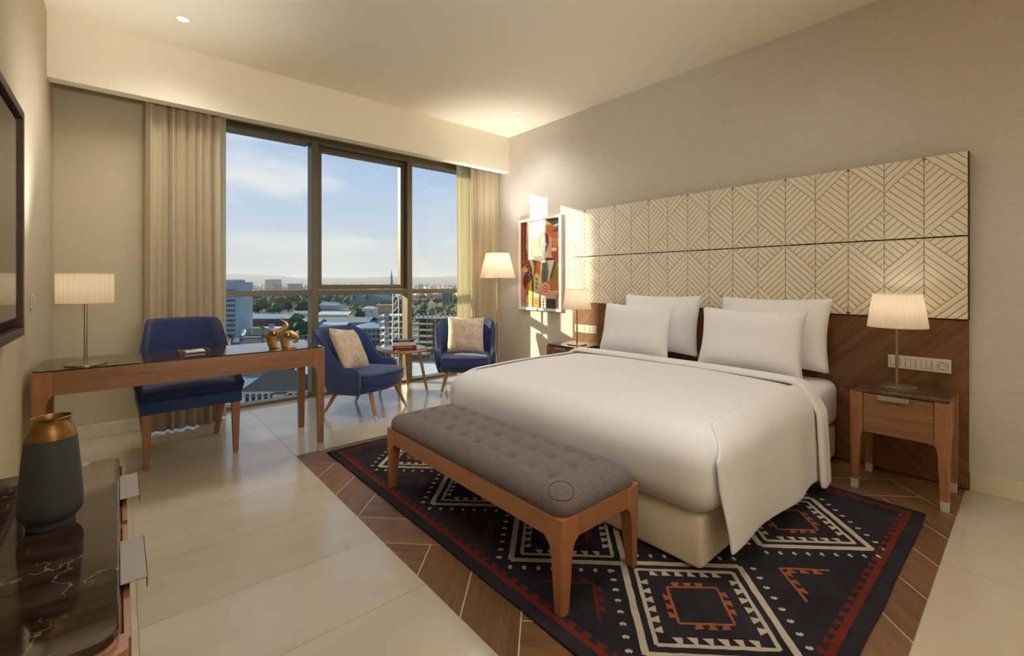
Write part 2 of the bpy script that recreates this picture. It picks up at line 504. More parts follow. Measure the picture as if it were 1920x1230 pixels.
def tri_text(txt, size, mat, name, parent, M, extrude=0.0003):
    cu = bpy.data.curves.new(name, 'FONT'); cu.body = txt; cu.size = size; cu.extrude = extrude
    cu.align_x = 'CENTER'; cu.align_y = 'CENTER'; cu.resolution_u = 2
    ob = bpy.data.objects.new(name, cu); C.objects.link(ob)
    dg = bpy.context.evaluated_depsgraph_get(); dg.update()
    me = bpy.data.meshes.new_from_object(ob.evaluated_get(dg))
    bpy.data.objects.remove(ob); me.transform(M); me.materials.clear(); me.materials.append(mat); me.name = name
    return lnk(me, name, parent)
def sstep(a, b, x):
    t = min(1, max(0, (x - a) / (b - a))); return t * t * (3 - 2 * t)

# ================================================================== room shell
XR, XL, ZC, YW = 3.73, -0.37, 3.03, 4.93
YB = -2.4
YG = 5.06
floor = struct(G().box((XL - .15, YB - .15, -.2), (XR + .15, 5.075, -.004)).obj('floor', GROUT, smooth=False))
ix0, ix1, iy0, iy1 = 0.922, 3.73, 0.27, 3.3535      # timber-look inlay under the bed
tx0, tdx, ty0, tdy, gap = 0.922, 0.872, 0.27, 0.4405, 0.001
full = None
for i in range(-2, 4):
    for j in range(-7, 12):
        a, b = max(XL, tx0 + i * tdx), min(XR, tx0 + (i + 1) * tdx)
        c, d = max(YB, ty0 + j * tdy), min(5.05, ty0 + (j + 1) * tdy)
        if b - a < .02 or d - c < .02: continue
        if a >= ix0 - .01 and c >= iy0 - .01 and d <= iy1 + .01: continue
        w, h = b - a - 2 * gap, d - c - 2 * gap
        is_full = abs(b - a - tdx) < 1e-6 and abs(d - c - tdy) < 1e-6
        if is_full and full:
            lnk(full, 'tile', floor, ((a + b) / 2, (c + d) / 2, 0))
        else:
            o = G().box((-w / 2, -h / 2, -.006), (w / 2, h / 2, 0)).obj('tile', TILE, floor, False, ((a + b) / 2, (c + d) / 2, 0))
            if is_full: full = o.data
G().box((ix0, iy0, -.008), (ix1, iy1, -.0004)).obj('plank_bed', GROUT_W, floor, False)
def clip(poly, nx, ny, d):
    out = []
    for k in range(len(poly)):
        p, q = poly[k], poly[(k + 1) % len(poly)]
        sp, sq = p[0] * nx + p[1] * ny - d, q[0] * nx + q[1] * ny - d
        if sp <= 0: out.append(p)
        if (sp < 0 < sq) or (sq < 0 < sp):
            t = sp / (sp - sq); out.append((p[0] + (q[0] - p[0]) * t, p[1] + (q[1] - p[1]) * t))
    return out
pw, s2 = 0.218, math.sqrt(2)
def uv2xy(U, V):
    u, v = (U + .38) * pw, (V + .39) * pw
    return ((u - v) / s2, (u + v) / s2)
gq = 0.0026 / pw
for i in range(2, 26):
    for j in range(-14, 12):
        for horiz in (True, False):
            if horiz and (i + j) % 8 == 6: q = (i + gq, j + gq, i + 4 - gq, j + 1 - gq)
            elif (not horiz) and (i + j) % 8 == 2: q = (i + gq, j + gq, i + 1 - gq, j + 4 - gq)
            else: continue
            poly = [uv2xy(q[0], q[1]), uv2xy(q[2], q[1]), uv2xy(q[2], q[3]), uv2xy(q[0], q[3])]
            for nx, ny, d in ((-1, 0, -ix0 - .001), (1, 0, ix1), (0, -1, -iy0 - .001), (0, 1, iy1 - .001)):
                if poly: poly = clip(poly, nx, ny, d)
            if len(poly) < 3: continue
            area = abs(sum(poly[k][0] * poly[(k + 1) % len(poly)][1] - poly[(k + 1) % len(poly)][0] * poly[k][1] for k in range(len(poly)))) / 2
            if area < .0008: continue
            cx, cy = sum(p[0] for p in poly) / len(poly), sum(p[1] for p in poly) / len(poly)
            ang = PI / 4 if horiz else 3 * PI / 4
            ca, sa = math.cos(-ang), math.sin(-ang)
            loc = [((x - cx) * ca - (y - cy) * sa, (x - cx) * sa + (y - cy) * ca) for x, y in poly]
            G().prism(loc, -.005, .0004).obj('plank', PLANK, floor, False, (cx, cy, 0), (0, 0, ang))
struct(G().box((XL - .15, YB - .15, ZC), (XR + .15, 5.22, ZC + .2)).obj('ceiling', CEIL, smooth=False))
struct(G().box((XL - .15, YB - .15, -.2), (XL, 5.22, ZC + .1)).obj('wall_left', WALL_L, smooth=False))
struct(G().box((XR, YB - .15, -.2), (XR + .15, 5.22, ZC + .1)).obj('wall_right', WALLP, smooth=False))
struct(G().box((XL, YB - .15, -.2), (XR, YB, ZC + .1)).obj('wall_back', WALL_L, smooth=False))
wf = G().box((XL, 4.75, -.1), (0.16, 5.2, ZC)).box((.16, YW, 2.72), (XR, 5.2, ZC))
struct(wf.obj('wall_front', WALL_L, smooth=False))
struct(G().box((XL, 4.37, 2.59), (XR, 4.48, ZC)).obj('wall_pelmet', CEIL, smooth=False))
def base(name, a, b):
    return struct(G().box(a, b).obj(name, TRIM, smooth=False, bevel=.003))
base('baseboard_right', (XR - .014, YB, 0), (XR, .255, .105))
base('baseboard_right_far', (XR - .014, 3.285, 0), (XR, 4.93, .105))
base('baseboard_left', (XL, YB, 0), (XL + .014, 4.75, .105))
base('baseboard_front', (XL + .014, 4.736, 0), (.16, 4.75, .105))
base('baseboard_back', (XL + .014, YB, 0), (XR - .014, YB + .014, .105))
# ---- window wall
win = bpy.data.objects.new('window_1', None); C.objects.link(win); struct(win)
wx = (0.16, 1.513, 1.58, 2.61, 2.673, XR)
def wbar(name, a, b, bev=.003): return G().box(a, b).obj(name, ALU, win, False, bevel=bev)
wbar('mullion', (1.513, YW, 0), (1.58, 5.07, 2.72)); wbar('mullion', (2.61, YW, 0), (2.673, 5.07, 2.72))
wbar('mullion', (.16, YW + .02, 0), (.2, 5.13, 2.72)); wbar('mullion', (XR - .05, YW + .02, 0), (XR, 5.13, 2.72))
GLZ = 2.635
for k, (a, b) in enumerate(((.2, 1.513), (1.58, 2.61), (2.673, XR - .05))):
    wbar('head_rail', (a, YW + .004, GLZ + .015), (b, 5.13, 2.72))
    wbar('transom', (a, YW + .004, 1.064), (b, 5.12, 1.118))
    wbar('sill_rail', (a, YW + .02, 0), (b, 5.075, .03))
    m = .045 if k == 1 else 0.0
    pane = G().box((a + m, YG - .004, 1.118 + m), (b - m, YG + .004, GLZ + .015 - m)).obj('pane', GLASS, win, False)
    G().box((a, YG - .004, .03), (b, YG + .004, 1.064)).obj('pane', GLASS, win, False)
sa, sb, sz0, sz1 = 1.586, 2.604, 1.124, GLZ + .009
sash = G()
for a, b in (((sa, 5.0, sz0), (sa + .05, 5.07, sz1)), ((sb - .05, 5.0, sz0), (sb, 5.07, sz1)), ((sa + .05, 5.0, sz0), (sb - .05, 5.07, sz0 + .05)), ((sa + .05, 5.0, sz1 - .05), (sb - .05, 5.07, sz1))):
    sash.box(a, b)
sash.obj('sash', ALU, win, False, bevel=.004)
# unseen wall outside left of the window, added to cut off the sun
WINGM = plain('hotel_render', srgb(196, 186, 166), 0.85)
wing = struct(G().box((-18, 8, -34.9), (-.93, 9, 24)).obj('wall_hotel_wing', WINGM, smooth=False))

# ================================================================== headboard
HBY0, HBY1, HBZ0, HBZM, HBZ1 = 0.258, 3.275, 0.983, 1.468, 1.957
hb = thing('headboard', 'wide cream quilted headboard with chevron stitching above dark veneer panels', 'headboard', (XR, (HBY0 + HBY1) / 2, 0))
hx, hy = XR, (HBY0 + HBY1) / 2
G().box((-.028, HBY0 - hy, 0), (-.002, HBY1 - hy, HBZ0)).obj('backing_board', STITCH, hb, False)
PWD = (HBY1 - HBY0) / 4
cw = PWD / 4
def quilt(top_row, Hh):
    polys = []
    sp = cw / 4
    def stripes(reg, sgn, c0, c1, off):
        k0 = math.floor((c0 - off) / sp) - 1; k1 = math.ceil((c1 - off) / sp) + 1
        for k in range(k0, k1):
            a, b = off + k * sp, off + (k + 1) * sp
            p = clip(clip(reg, sgn, 1, b), -sgn, -1, -a)
            if len(p) >= 3:
                ar = abs(sum(p[i][0] * p[(i + 1) % len(p)][1] - p[(i + 1) % len(p)][0] * p[i][1] for i in range(len(p)))) / 2
                if ar > 4e-5: yield p
    for col in range(4):
        w = cw
        for reg, sgn, off in (([(0, 0), (w, 0), (0, w)], 1, w), ([(w, 0), (w, Hh), (0, Hh - w), (0, w)], -1, Hh - w), ([(0, Hh - w), (w, Hh), (0, Hh)], 1, Hh - w)):
            cs = [sgn * s + t for s, t in reg]
            for p in stripes(reg, sgn, min(cs), max(cs), off):
                q = []
                for s, t in p:
                    y = col * w + (s if col % 2 == 0 else w - s)
                    z = (Hh - t) if top_row else t
                    q.append((y, z))
                polys.append(q)
    return polys
def quilt_mesh(top_row, Hh):
    bm = bmesh.new()
    for q in quilt(top_row, Hh):
        # drop near-duplicate points
        r = [q[i] for i in range(len(q)) if (q[i][0] - q[i - 1][0]) ** 2 + (q[i][1] - q[i - 1][1]) ** 2 > 1e-8]
        if len(r) < 3: continue
        try: bm.faces.new([bm.verts.new((0, y, z)) for y, z in r])
        except ValueError: pass
    for f in bm.faces:
        f.normal_update()
        if f.normal.x > 0: f.normal_flip()
    bm.normal_update()
    r = bmesh.ops.inset_individual(bm, faces=bm.faces[:], thickness=.0019, depth=0)
    bmesh.ops.delete(bm, geom=r['faces'], context='FACES')
    fs = bm.faces[:]
    bmesh.ops.inset_individual(bm, faces=fs, thickness=.0058, depth=.0034)
    bmesh.ops.inset_individual(bm, faces=fs, thickness=.004, depth=.0007)
    for f in bm.faces: f.smooth = True
    loose = [v for v in bm.verts if not v.link_faces]
    bmesh.ops.delete(bm, geom=loose, context='VERTS')
    me = bpy.data.meshes.new('upholstered_panel'); bm.to_mesh(me); bm.free()
    me.materials.append(HEADBOARD); return me
for row, (z0, z1) in enumerate(((HBZM, HBZ1), (HBZ0, HBZM))):
    me = quilt_mesh(row == 0, z1 - z0 - .006)
    back = rbox((-.054, .0015, 0), (-.004, PWD - .0015, z1 - z0 - .006), .012, (1, 1, 1), 3).mesh('panel_backing', STITCH)
    for k in range(4):
        # the first two columns of a panel start at its far edge, so mirror nothing: the pattern is symmetric
        p = lnk(me, 'upholstered_panel', hb, (-.0545, HBY0 - hy + k * PWD, z0 + .003))
        lnk(back, 'panel_backing', p, (.0545, 0, 0))
for k in range(4):
    for z0, z1, m in ((0.012, .495, VENEER_B if True else 0), (.498, HBZ0 - .004, VENEER_A)):
        G().box((-.036, .001, z0), (-.028, PWD - .001, z1)).obj('veneer_panel', m, hb, False, (0, HBY0 - hy + k * PWD, 0))
# edge welt down the near side
G().box((-.05, HBY0 - hy - .004, HBZ0), (-.002, HBY0 - hy + .003, HBZ1 - .003)).obj('edge_band', STITCH, hb, False, bevel=.002)

# ================================================================== bed
BX0, BX1, BY0, BY1 = 1.79, 3.685, 0.895, 2.635
bed = thing('bed', 'king size bed base in cream fabric on the patterned rug', 'bed', ((BX0 + BX1) / 2, (BY0 + BY1) / 2, 0))
bx, by = (BX0 + BX1) / 2, (BY0 + BY1) / 2
hw, hl = (BX1 - BX0) / 2, (BY1 - BY0) / 2
rbox((-hw, -hl, .0205), (hw, hl, .235), .022, (6, 6, 2), 3).obj('base', CREAM, bed)
for sx in (-1, 1):
    for sy in (-1, 1):
        G().cyl((sx * (hw - .09), sy * (hl - .09), .0138), (sx * (hw - .09), sy * (hl - .09), .022), .03).obj('foot', BLACK, bed)
def mat_def(x, y, z):
    return (x, y, z)
mg = rbox((BX0 + .03, BY0 - .02, .246), (BX1 - .005, BY1 + .02, .545), .07, (10, 10, 3), 5)
mt = mg.obj('mattress', SHEET, None); tag(mt, 'thick mattress in a smooth white fitted sheet on the cream bed base', 'mattress')
# duvet: a rounded shell tucked in at the foot, with side flaps hanging free
rnd = lambda x, y, z, s: noise.noise(Vector((x * s, y * s, z * s)))
DX0, DX1, DY0, DY1 = 1.735, 3.0, 0.83, 2.70
dg = rbox((DX0, DY0, .232), (DX1 + .3, DY1, .585), .125, (26, 30, 6), 7)
def duv(x, y, z):
    cx = (x - DX0) / (DX1 - DX0); cy = (y - (DY0 + DY1) / 2) / ((DY1 - DY0) / 2)
    if z > .4:
        k = sstep(.4, .585, z)
        z += .035 * k * (1 - abs(cy) ** 3) * sstep(0, .5, cx) + .008 * k * rnd(x, y, 0, 2.2)
    d = .010 * rnd(x, y, z, 3.1)
    if x < DX0 + .06: x += d - .02 * math.sin((z - .232) / .353 * PI)
    if y < DY0 + .05: y += d
    if y > DY1 - .05: y += d + .025 * math.sin(max(0, (z - .232)) / .353 * PI)
    return (x, y, z)
deform(dg, duv)
# cut the shell open behind the turn-down and below
bm = bmesh.new()
me = dg.mesh('duvet', LINEN, weld=True)
bm.from_mesh(me)
bmesh.ops.delete(bm, geom=[f for f in bm.faces if f.calc_center_median().x > DX1 + .03 or (f.calc_center_median().z < .2325)], context='FACES')
bm.to_mesh(me); bm.free()
duvet = lnk(me, 'duvet'); tag(duvet, 'plain white duvet spread over the bed and tucked in at the foot', 'duvet')
def flap(side):
    P = []
    n, m = 40, 22
    for i in range(n + 1):
        t = i / n
        x = 1.782 + (DX1 - 1.782) * t
        drop = .125 - math.sqrt(max(0, .125 ** 2 - max(0, 1.86 - x) ** 2))
        row = []
        hem = .125 - .04 * t
        for j in range(m + 1):
            q0 = .05 + .24 * (1 - sstep(0, .14, t)); q = q0 + (1 - q0) * j / m
            if q < .35:                      # over the rounded shoulder
                a = q / .35 * PI / 2
                y = .135 * math.sin(a); z = .592 - .135 * (1 - math.cos(a)); y -= .135
                z += .02 * (1 - q / .35) * sstep(0, .5, t) - (drop + .004 * (1 - sstep(0, .1, t))) * (1 - q / .35)
                out = .006
            else:
                k = (q - .35) / .65
                y = .0; z = .457 + (hem - .457) * k
                out = .006 + .03 * k + .012 * k * math.sin(t * 11 + 1.0) + .008 * rnd(x, z, 5, 4)
            # the front edge falls away from the corner pinch and kicks inwards
            xs = x + (.035 * sstep(.3, 1, q) if i == 0 else .035 * sstep(.3, 1, q) * (1 - t) ** 3)
            yy = y + out
            row.append((xs, (DY0 - yy) if side < 0 else (DY1 + yy + .012), z))
        P.append(row)
    g = G().grid(P); o = g.obj('side_flap', LINEN, duvet)
    md = o.modifiers.new('cloth', 'SOLIDIFY'); md.thickness = .012; md.offset = 0
    sb = o.modifiers.new('soft', 'SUBSURF'); sb.levels = 1; sb.render_levels = 1
    return o
flap(-1); flap(1)
# turned-back band of sheet across the head end
P = []
n, m = 70, 10
ring = []
for i in range(n + 1):
    t = i / n * 2 - 1
    half = (DY1 - DY0) / 2
    L = half + .30
    s = t * (half - .125 + PI / 2 * .125 + .42)
    a = abs(s); sg = 1 if s > 0 else -1
    fl = half - .125
    if a < fl: y, z = s, .618 + .0 * a
    elif a < fl + .125 * PI / 2:
        an = (a - fl) / .125; y = sg * (fl + .125 * math.sin(an)); z = .618 - .135 * (1 - math.cos(an))
    else:
        k = a - fl - .125 * PI / 2; y = sg * (half + .03 + .06 * k); z = .483 - k
    z += .012 * (1 - (y / half) ** 2) if a < half else 0
    cy = (DY0 + DY1) / 2 + y
    on = max(0.0, (a - fl)) / .6
    row = []
    up = (0, 0, 1) if a < fl else (0, sg * math.sin(min(1, (a - fl) / .196) * PI / 2), math.cos(min(1, (a - fl) / .196) * PI / 2))
    x0 = 2.93 + .05 * sstep(-1, 1, t) - .02 * math.sin(t * 3) + .04 * (1 - on) * 0
    wdt = .19 if a < fl else .19 - .03 * on
    prof = [(0, -.012), (-.008, .002), (0, .016), (.02, .021), (.06, .018), (.11, .014), (.15, .008), (wdt, -.008)]
    for px, pu in prof:
        row.append((x0 + px, cy + up[1] * pu, z + up[2] * pu))
    P.append(row)
g = G().grid(P); o = g.obj('turned_back_sheet', SHEET, None)
tag(o, 'white band of top sheet turned back over the duvet below the pillows', 'sheet')
md = o.modifiers.new('cloth', 'SOLIDIFY'); md.thickness = .008
sb = o.modifiers.new('soft', 'SUBSURF'); sb.levels = 1; sb.render_levels = 1

def pillow(name, mat, w, h, t, label, cat, loc, rot, group=None, ear=.035, seed=1.0, seam=True, crease=.012):
    """upright pillow: local x = width, z = height, y = thickness"""
    n = 26; g = G()
    for sd in (-1, 1):
        P = []
        for i in range(n + 1):
            row = []
            for j in range(n + 1):
                u = -1 + 2 * i / n; v = -1 + 2 * j / n
                u = math.copysign(abs(u) ** .8, u); v = math.copysign(abs(v) ** .8, v)
                x = u * w / 2 * (1 - ear * (1 - v * v) * 1.2); z = v * h / 2 * (1 - ear * 1.4 * (1 - u * u))
                e = max(0, (1 - u ** 4)) ** .62 * max(0, (1 - v ** 4)) ** .62
                y = t / 2 * e * (1 + .08 * noise.noise(Vector((u * 1.7 + seed, v * 1.7, seed))))
                cr = noise.noise(Vector((u * 5 + seed * 3, v * 2.2, 4))) * crease * (u * u + v * v) * .5 * (e ** .5)
                row.append((x, sd * (y + cr * (1 if e > .02 else 0)), z))
            P.append(row)
        g.grid(P)
    o = g.obj(name, mat, None, weld=True, auto=False)
    tag(o, label, cat, group)
    o.location = loc; o.rotation_euler = rot
    return o
PR = PI / 2
def bedpillow(y, z, x, lean, seed, label, w=.70, h=.46):
    # faces -x (towards the foot); local -y turned to -x
    o = pillow('pillow', LINEN_P, w, h, .19, label, 'pillow', (x, y, z), (0, 0, 0), 'white bed pillows', .055, seed, crease=.02)
    o.rotation_mode = 'XYZ'
    o.matrix_world = Matrix.Translation((x, y, z)) @ Matrix.Rotation(lean, 4, 'Y') @ Matrix.Rotation(-PR, 4, 'Z')
    return o
TP = .585
bedpillow(2.15, TP + .262, 3.545, .16, 2.3, 'white pillow leaning on the headboard behind the one nearer the picture', .74, .50)
bedpillow(1.255, TP + .262, 3.545, .16, 5.1, 'white pillow leaning on the headboard behind the one nearer the wall sockets', .74, .50)
bedpillow(2.245, TP + .212, 3.325, .24, 9.7, 'front white pillow of the pair nearer the floor lamp', .68, .45)
bedpillow(1.315, TP + .212, 3.315, .24, 7.2, 'front white pillow of the pair farther from the floor lamp', .70, .45)

# ================================================================== rug
RX0, RX1, RY0, RY1, RZ = 1.105, 3.14, 0.37, 3.26, .012
RUG = plain('rug_pile', srgb(46, 44, 50), 0.98, var=0.28, vscale=5.0, bump=0.8, bscale=420, spec=0.1)
RUG_W = plain('rug_ivory', srgb(192, 178, 162), 0.98, var=0.08, bump=0.7, bscale=420, spec=0.1)
RUG_O = plain('rug_orange', srgb(158, 92, 60), 0.98, var=0.1, bump=0.7, bscale=420, spec=0.1)
RUG_R = plain('rug_rust', srgb(104, 44, 32), 0.98, var=0.18, bump=0.7, bscale=420, spec=0.1)
rug = rbox((RX0, RY0, .0006), (RX1, RY1, RZ), .005, (40, 60, 1), 2)
def rugwave(x, y, z):
    e = .006 * noise.noise(Vector((y * 3, x * 3, 1)))
    return (x + e, y + .006 * noise.noise(Vector((x * 3, y * 3, 7))), z)
deform(rug, rugwave)
rugo = rug.obj('rug', RUG, None, weld=True)
tag(rugo, 'dark charcoal tribal rug with ivory diamonds and rust border under the bed', 'rug')
patt = {'w': G(), 'o': G(), 'r': G()}
ZT = RZ + .0012
def inside(x, y, m=.004): return RX0 + m < x < RX1 - m and RY0 + m < y < RY1 - m
def pp(key, pts):
    # keep only patches that lie on the rug
    if not all(inside(x, y) for x, y in pts): return
    zt = ZT - random.random() * .0009
    patt[key].loft([[(x, y, RZ - .002) for x, y in pts], [(x, y, zt) for x, y in pts]])
def stroke(key, a, b, w, seg=.03):
    a, b = Vector(a), Vector(b); d = (b - a); L = d.length; d.normalize(); nrm = Vector((-d.y, d.x)) * w / 2
    n = max(1, int(L / seg))
    prev = None
    for i in range(n + 1):
        p = a + d * L * i / n
        jit = [.0014 * random.uniform(-1, 1) for _ in range(2)]
        cur = (p + nrm * (1 + jit[0] / w * 2), p - nrm * (1 + jit[1] / w * 2))
        if prev: pp(key, [tuple(prev[0]), tuple(cur[0]), tuple(cur[1]), tuple(prev[1])])
        prev = cur
def teeth(key, a, b, side, step=.052, base=.036, h=.03, skip=0):
    a, b = Vector(a), Vector(b); d = (b - a); L = d.length; d.normalize(); nr = Vector((-d.y, d.x)) * side
    n = int((L - skip * 2) / step)
    for i in range(n):
        p = a + d * (skip + step * (i + .5))
        tip = p; q = p + nr * h + d * .006
        # hourglass-half: narrow at the line, wide outside
        pts = [tip - d * .006, tip + d * .006, q + d * base * .5, q - d * base * .5]
        pts = [tuple(x + Vector((random.uniform(-1, 1), random.uniform(-1, 1))) * .0015) for x in pts]
        pp(key, pts)
def diamond(cx, cy, hx, hy, clip_lo=None):
    return [(cx - hx, cy), (cx, cy + hy), (cx + hx, cy), (cx, cy - hy)]
def off(c, p, k):   # move a corner towards the centre by k (diagonal distance)
    v = Vector(p) - Vector(c); return tuple(Vector(c) + v * (1 - k / v.length))
CX, CY, HD = (1.615, 2.535), (0.815, 1.475, 2.125, 2.775), .335
for cx in CX:
    for cy in CY:
        dia = diamond(cx, cy, HD + .01, HD)
        for k in range(4):
            a, b = dia[k], dia[(k + 1) % 4]
            stroke('w', a, b, .026)
            ia, ib = off((cx, cy), a, .062), off((cx, cy), b, .062)
            stroke('w', ia, ib, .015)
            ja, jb = off((cx, cy), a, .072), off((cx, cy), b, .072)
            nrm_side = 1 if (Vector((-(Vector(b) - Vector(a)).y, (Vector(b) - Vector(a)).x)).dot(Vector((cx, cy)) - Vector(a)) > 0) else -1
            teeth('w', ja, jb, nrm_side, .05, .034, .028, .03)
            oa, ob = off((cx, cy), a, .205), off((cx, cy), b, .205)
            key = 'o' if (cy < 1.0 or cx > 2 or cy > 2.5) else 'r'
            stroke(key, oa, ob, .010)
            teeth(key, oa, ob, -nrm_side, .046, .034, .026, .01)
            # crescents outside
            pa, pb = off((cx, cy), a, -.075), off((cx, cy), b, -.075)
            d = Vector(pb) - Vector(pa); n = int(d.length / .058)
            for i in range(1, n):
                p = Vector(pa) + d * (i + .0) / n
                if any(abs(p.x - X) / (HD + .01) + abs(p.y - Y) / HD < 1.12 for X in CX for Y in CY): continue
                arc = []
                e = d.normalized()
                f = Vector((-e.y, e.x))
                for q in range(7):
                    an = -1.2 + 2.4 * q / 6; arc.append(tuple(p + e * .014 * math.cos(an) + f * .014 * math.sin(an)))
                arc += [tuple(p - e * .004 - f * -.006), tuple(p + e * .003), tuple(p - e * .004 + f * -.006)]
                pp('w', arc)
# chevrons in the notches along the borders
def chevron(key, ax, ay, d1, d2, L):
    for d, s in ((d1, 1), (d2, -1)):
        b = (ax + d[0] * L, ay + d[1] * L)
        stroke(key, (ax, ay), b, .011)
        teeth(key, (ax, ay), b, s, .05, .036, .028, .008)
q = 1 / s2
for cy in (1.145, 1.80, 2.45): chevron('r', 1.415, cy, (-q, -q), (-q, q), .20)
chevron('o', 2.075, .70, (-q, -q), (q, -q), .20); chevron('r', 2.075, 2.93, (q, q), (-q, q), .2)
for cy in (1.145, 1.80, 2.45): chevron('r', 2.75, cy, (q, q), (q, -q), .18)
for cy in (1.145, 1.80, 2.45):
    chevron('o', 2.075, cy - .05, (-q, -q), (q, -q), .12)
# rust border line with inward teeth
m = .062
cs = [(RX0 + m, RY0 + m), (RX0 + m, RY1 - m), (RX1 - m, RY1 - m), (RX1 - m, RY0 + m)]
for k in range(4):
    a, b = cs[k], cs[(k + 1) % 4]
    stroke('r', a, b, .024); teeth('r', a, b, -1, .062, .04, .034, .03)
for key, mt_, nm in (('w', RUG_W, 'ivory_pattern'), ('o', RUG_O, 'orange_pattern'), ('r', RUG_R, 'rust_pattern')):
    o = patt[key].obj(nm, mt_, rugo, False); o['kind'] = 'stuff'

# ================================================================== case furniture
def leg_mesh(sx, sy, H, zb, top, bot, mid=None, z0=0.0, rad=.014, fil=.10, lean=.0, mat=None):
    """corner leg; outer corner at the local origin, growing inwards; flares under the apron at zb"""
    mid = mid or bot * 1.25
    rings = []
    zs = [z0] + [z0 + (zb - fil - z0) * k / 4 for k in range(1, 5)] + [zb - fil + fil * k / 7 for k in range(1, 8)] + [H]
    for z in zs:
        if z <= zb - fil: a = bot + (mid - bot) * (z - z0) / max(1e-6, zb - fil - z0)
        elif z <= zb: t = (z - (zb - fil)) / fil; a = mid + (top - mid) * (1 - math.sqrt(max(0, 1 - t * t)))
        else: a = top
        o = lean * (1 - min(1, z / zb)) 
        r = min(rad, a * .45)
        pts = [(o + r - r * math.cos(PI / 2 * k / 4), o + r - r * math.sin(PI / 2 * k / 4)) for k in range(5)]
        pts += [(o + a, o), (o + a, o + a), (o, o + a)]
        rings.append([(sx * x, sy * y, z) for x, y in pts])
    return G().loft(rings)
def legs4(root, wx, wy, H, zb, top, bot, mat, cap=0.0, capmat=None, lean=0.0, fil=.10, mid=None):
    for sx in (-1, 1):
        for sy in (-1, 1):
            l = leg_mesh(-sx, -sy, H, zb, top, bot, mid, cap, fil=fil, lean=lean).obj('leg', mat, root, loc=(sx * wx / 2, sy * wy / 2, 0))
            if cap:
                c = G().loft([[(-sx * x, -sy * y, z) for x, y in ((lean - .001, lean - .001), (lean + s, lean - .001), (lean + s, lean + s), (lean - .001, lean + s))] for z, s in ((0, bot * .95), (cap, bot + .002))])
                c.obj('foot_cap', capmat, l, False)
def nightstand(loc, rz, label):
    """front faces local -x"""
    t = thing('nightstand', label, 'nightstand', loc, rz, 'bedside nightstands')
    D, Wd, H = .39, .43, .565
    legs4(t, D, Wd, H, .335, .062, .034, LEGWOOD, .052, CAP, .006, fil=.09, mid=.046)
    G().box((-D / 2 + .02, -Wd / 2 + .012, .335), (D / 2 - .01, -Wd / 2 + .024, H)).obj('side_panel', WALNUT, t, False)
    G().box((-D / 2 + .02, Wd / 2 - .024, .335), (D / 2 - .01, Wd / 2 - .012, H)).obj('side_panel', WALNUT, t, False)
    G().box((D / 2 - .02, -Wd / 2 + .06, .335), (D / 2 - .008, Wd / 2 - .06, H)).obj('back_panel', WALNUT_Y, t, False)
    G().box((-D / 2 + .02, -Wd / 2 + .024, .335), (D / 2 - .02, Wd / 2 - .024, .345)).obj('bottom_panel', WALNUT, t, False)
    d = G().box((-D / 2 + .003, -Wd / 2 + .0645, .34), (-D / 2 + .02, Wd / 2 - .0645, H - .004)).obj('drawer', WALNUT_Y, t, False, bevel=.0015)
    h = G().box((-.0, -.068, 0), (.016, .068, .003)).box((-.002, -.068, -.022), (.002, .068, .003))
    h.obj('handle', STEEL_S, d, False, (-D / 2 - .012, .015, H - .008), bevel=.0008)
    r = .02
    pts = []
    for cx, cy, a0 in ((D / 2 - .004 - r, Wd / 2 - .004 - r, 0), (-D / 2 + .004 + r, Wd / 2 - .004 - r, 1), (-D / 2 + .004 + r, -Wd / 2 + .004 + r, 2), (D / 2 - .004 - r, -Wd / 2 + .004 + r, 3)):
        for k in range(6): an = (a0 + k / 5) * PI / 2; pts.append((cx + r * math.cos(an), cy + r * math.sin(an)))
    G().prism(pts, H, H + .018).obj('marble_top', MARBLE_B, t, False, bevel=.003)
    return t
NSY = .508
nightstand((3.447, NSY, 0.0005), 0, 'walnut nightstand with marble top and metal tipped legs beside the long socket plate')
nightstand((3.447, 3.02, 0.0005), 0, 'walnut nightstand with marble top half hidden behind the bed near the picture')
# ---- desk
dk = thing('desk', 'long walnut writing desk with dark polished stone top by the window', 'desk', (.385, 3.585, 0))
DW, DD, DH = 1.46, .51, .735
legs4(dk, DW, DD, DH, .612, .085, .038, LEGWOOD, .055, CAP, .006, fil=.14, mid=.05)
for sy in (-1, 1):
    G().box((-DW / 2 + .085, sy * (DD / 2 - .004) - .01 * (1 + sy) , .612), (DW / 2 - .085, sy * (DD / 2 - .004) + .01 * (1 - sy), DH)).obj('apron', WALNUT, dk, False, bevel=.001)
for sx in (-1, 1):
    G().box((sx * (DW / 2 - .004) - .01 * (1 + sx), -DD / 2 + .085, .612), (sx * (DW / 2 - .004) + .01 * (1 - sx), DD / 2 - .085, DH)).obj('side_apron', WALNUT_Y, dk, False, bevel=.001)
G().box((-DW / 2 + .03, -DD / 2 + .03, .66), (DW / 2 - .03, DD / 2 - .03, .672)).obj('drawer_floor', WALNUT, dk, False)
def rrect(w, d, r, k=6):
    pts = []
    for cx, cy, a0 in ((w / 2 - r, d / 2 - r, 0), (-w / 2 + r, d / 2 - r, 1), (-w / 2 + r, -d / 2 + r, 2), (w / 2 - r, -d / 2 + r, 3)):
        for i in range(k): an = (a0 + i / (k - 1)) * PI / 2; pts.append((cx + r * math.cos(an), cy + r * math.sin(an)))
    return pts
G().prism(rrect(DW - .014, DD - .014, .03), DH - .004, DH + .008).obj('stone_top', MARBLE, dk, False, bevel=.002)
DZ = DH + .008
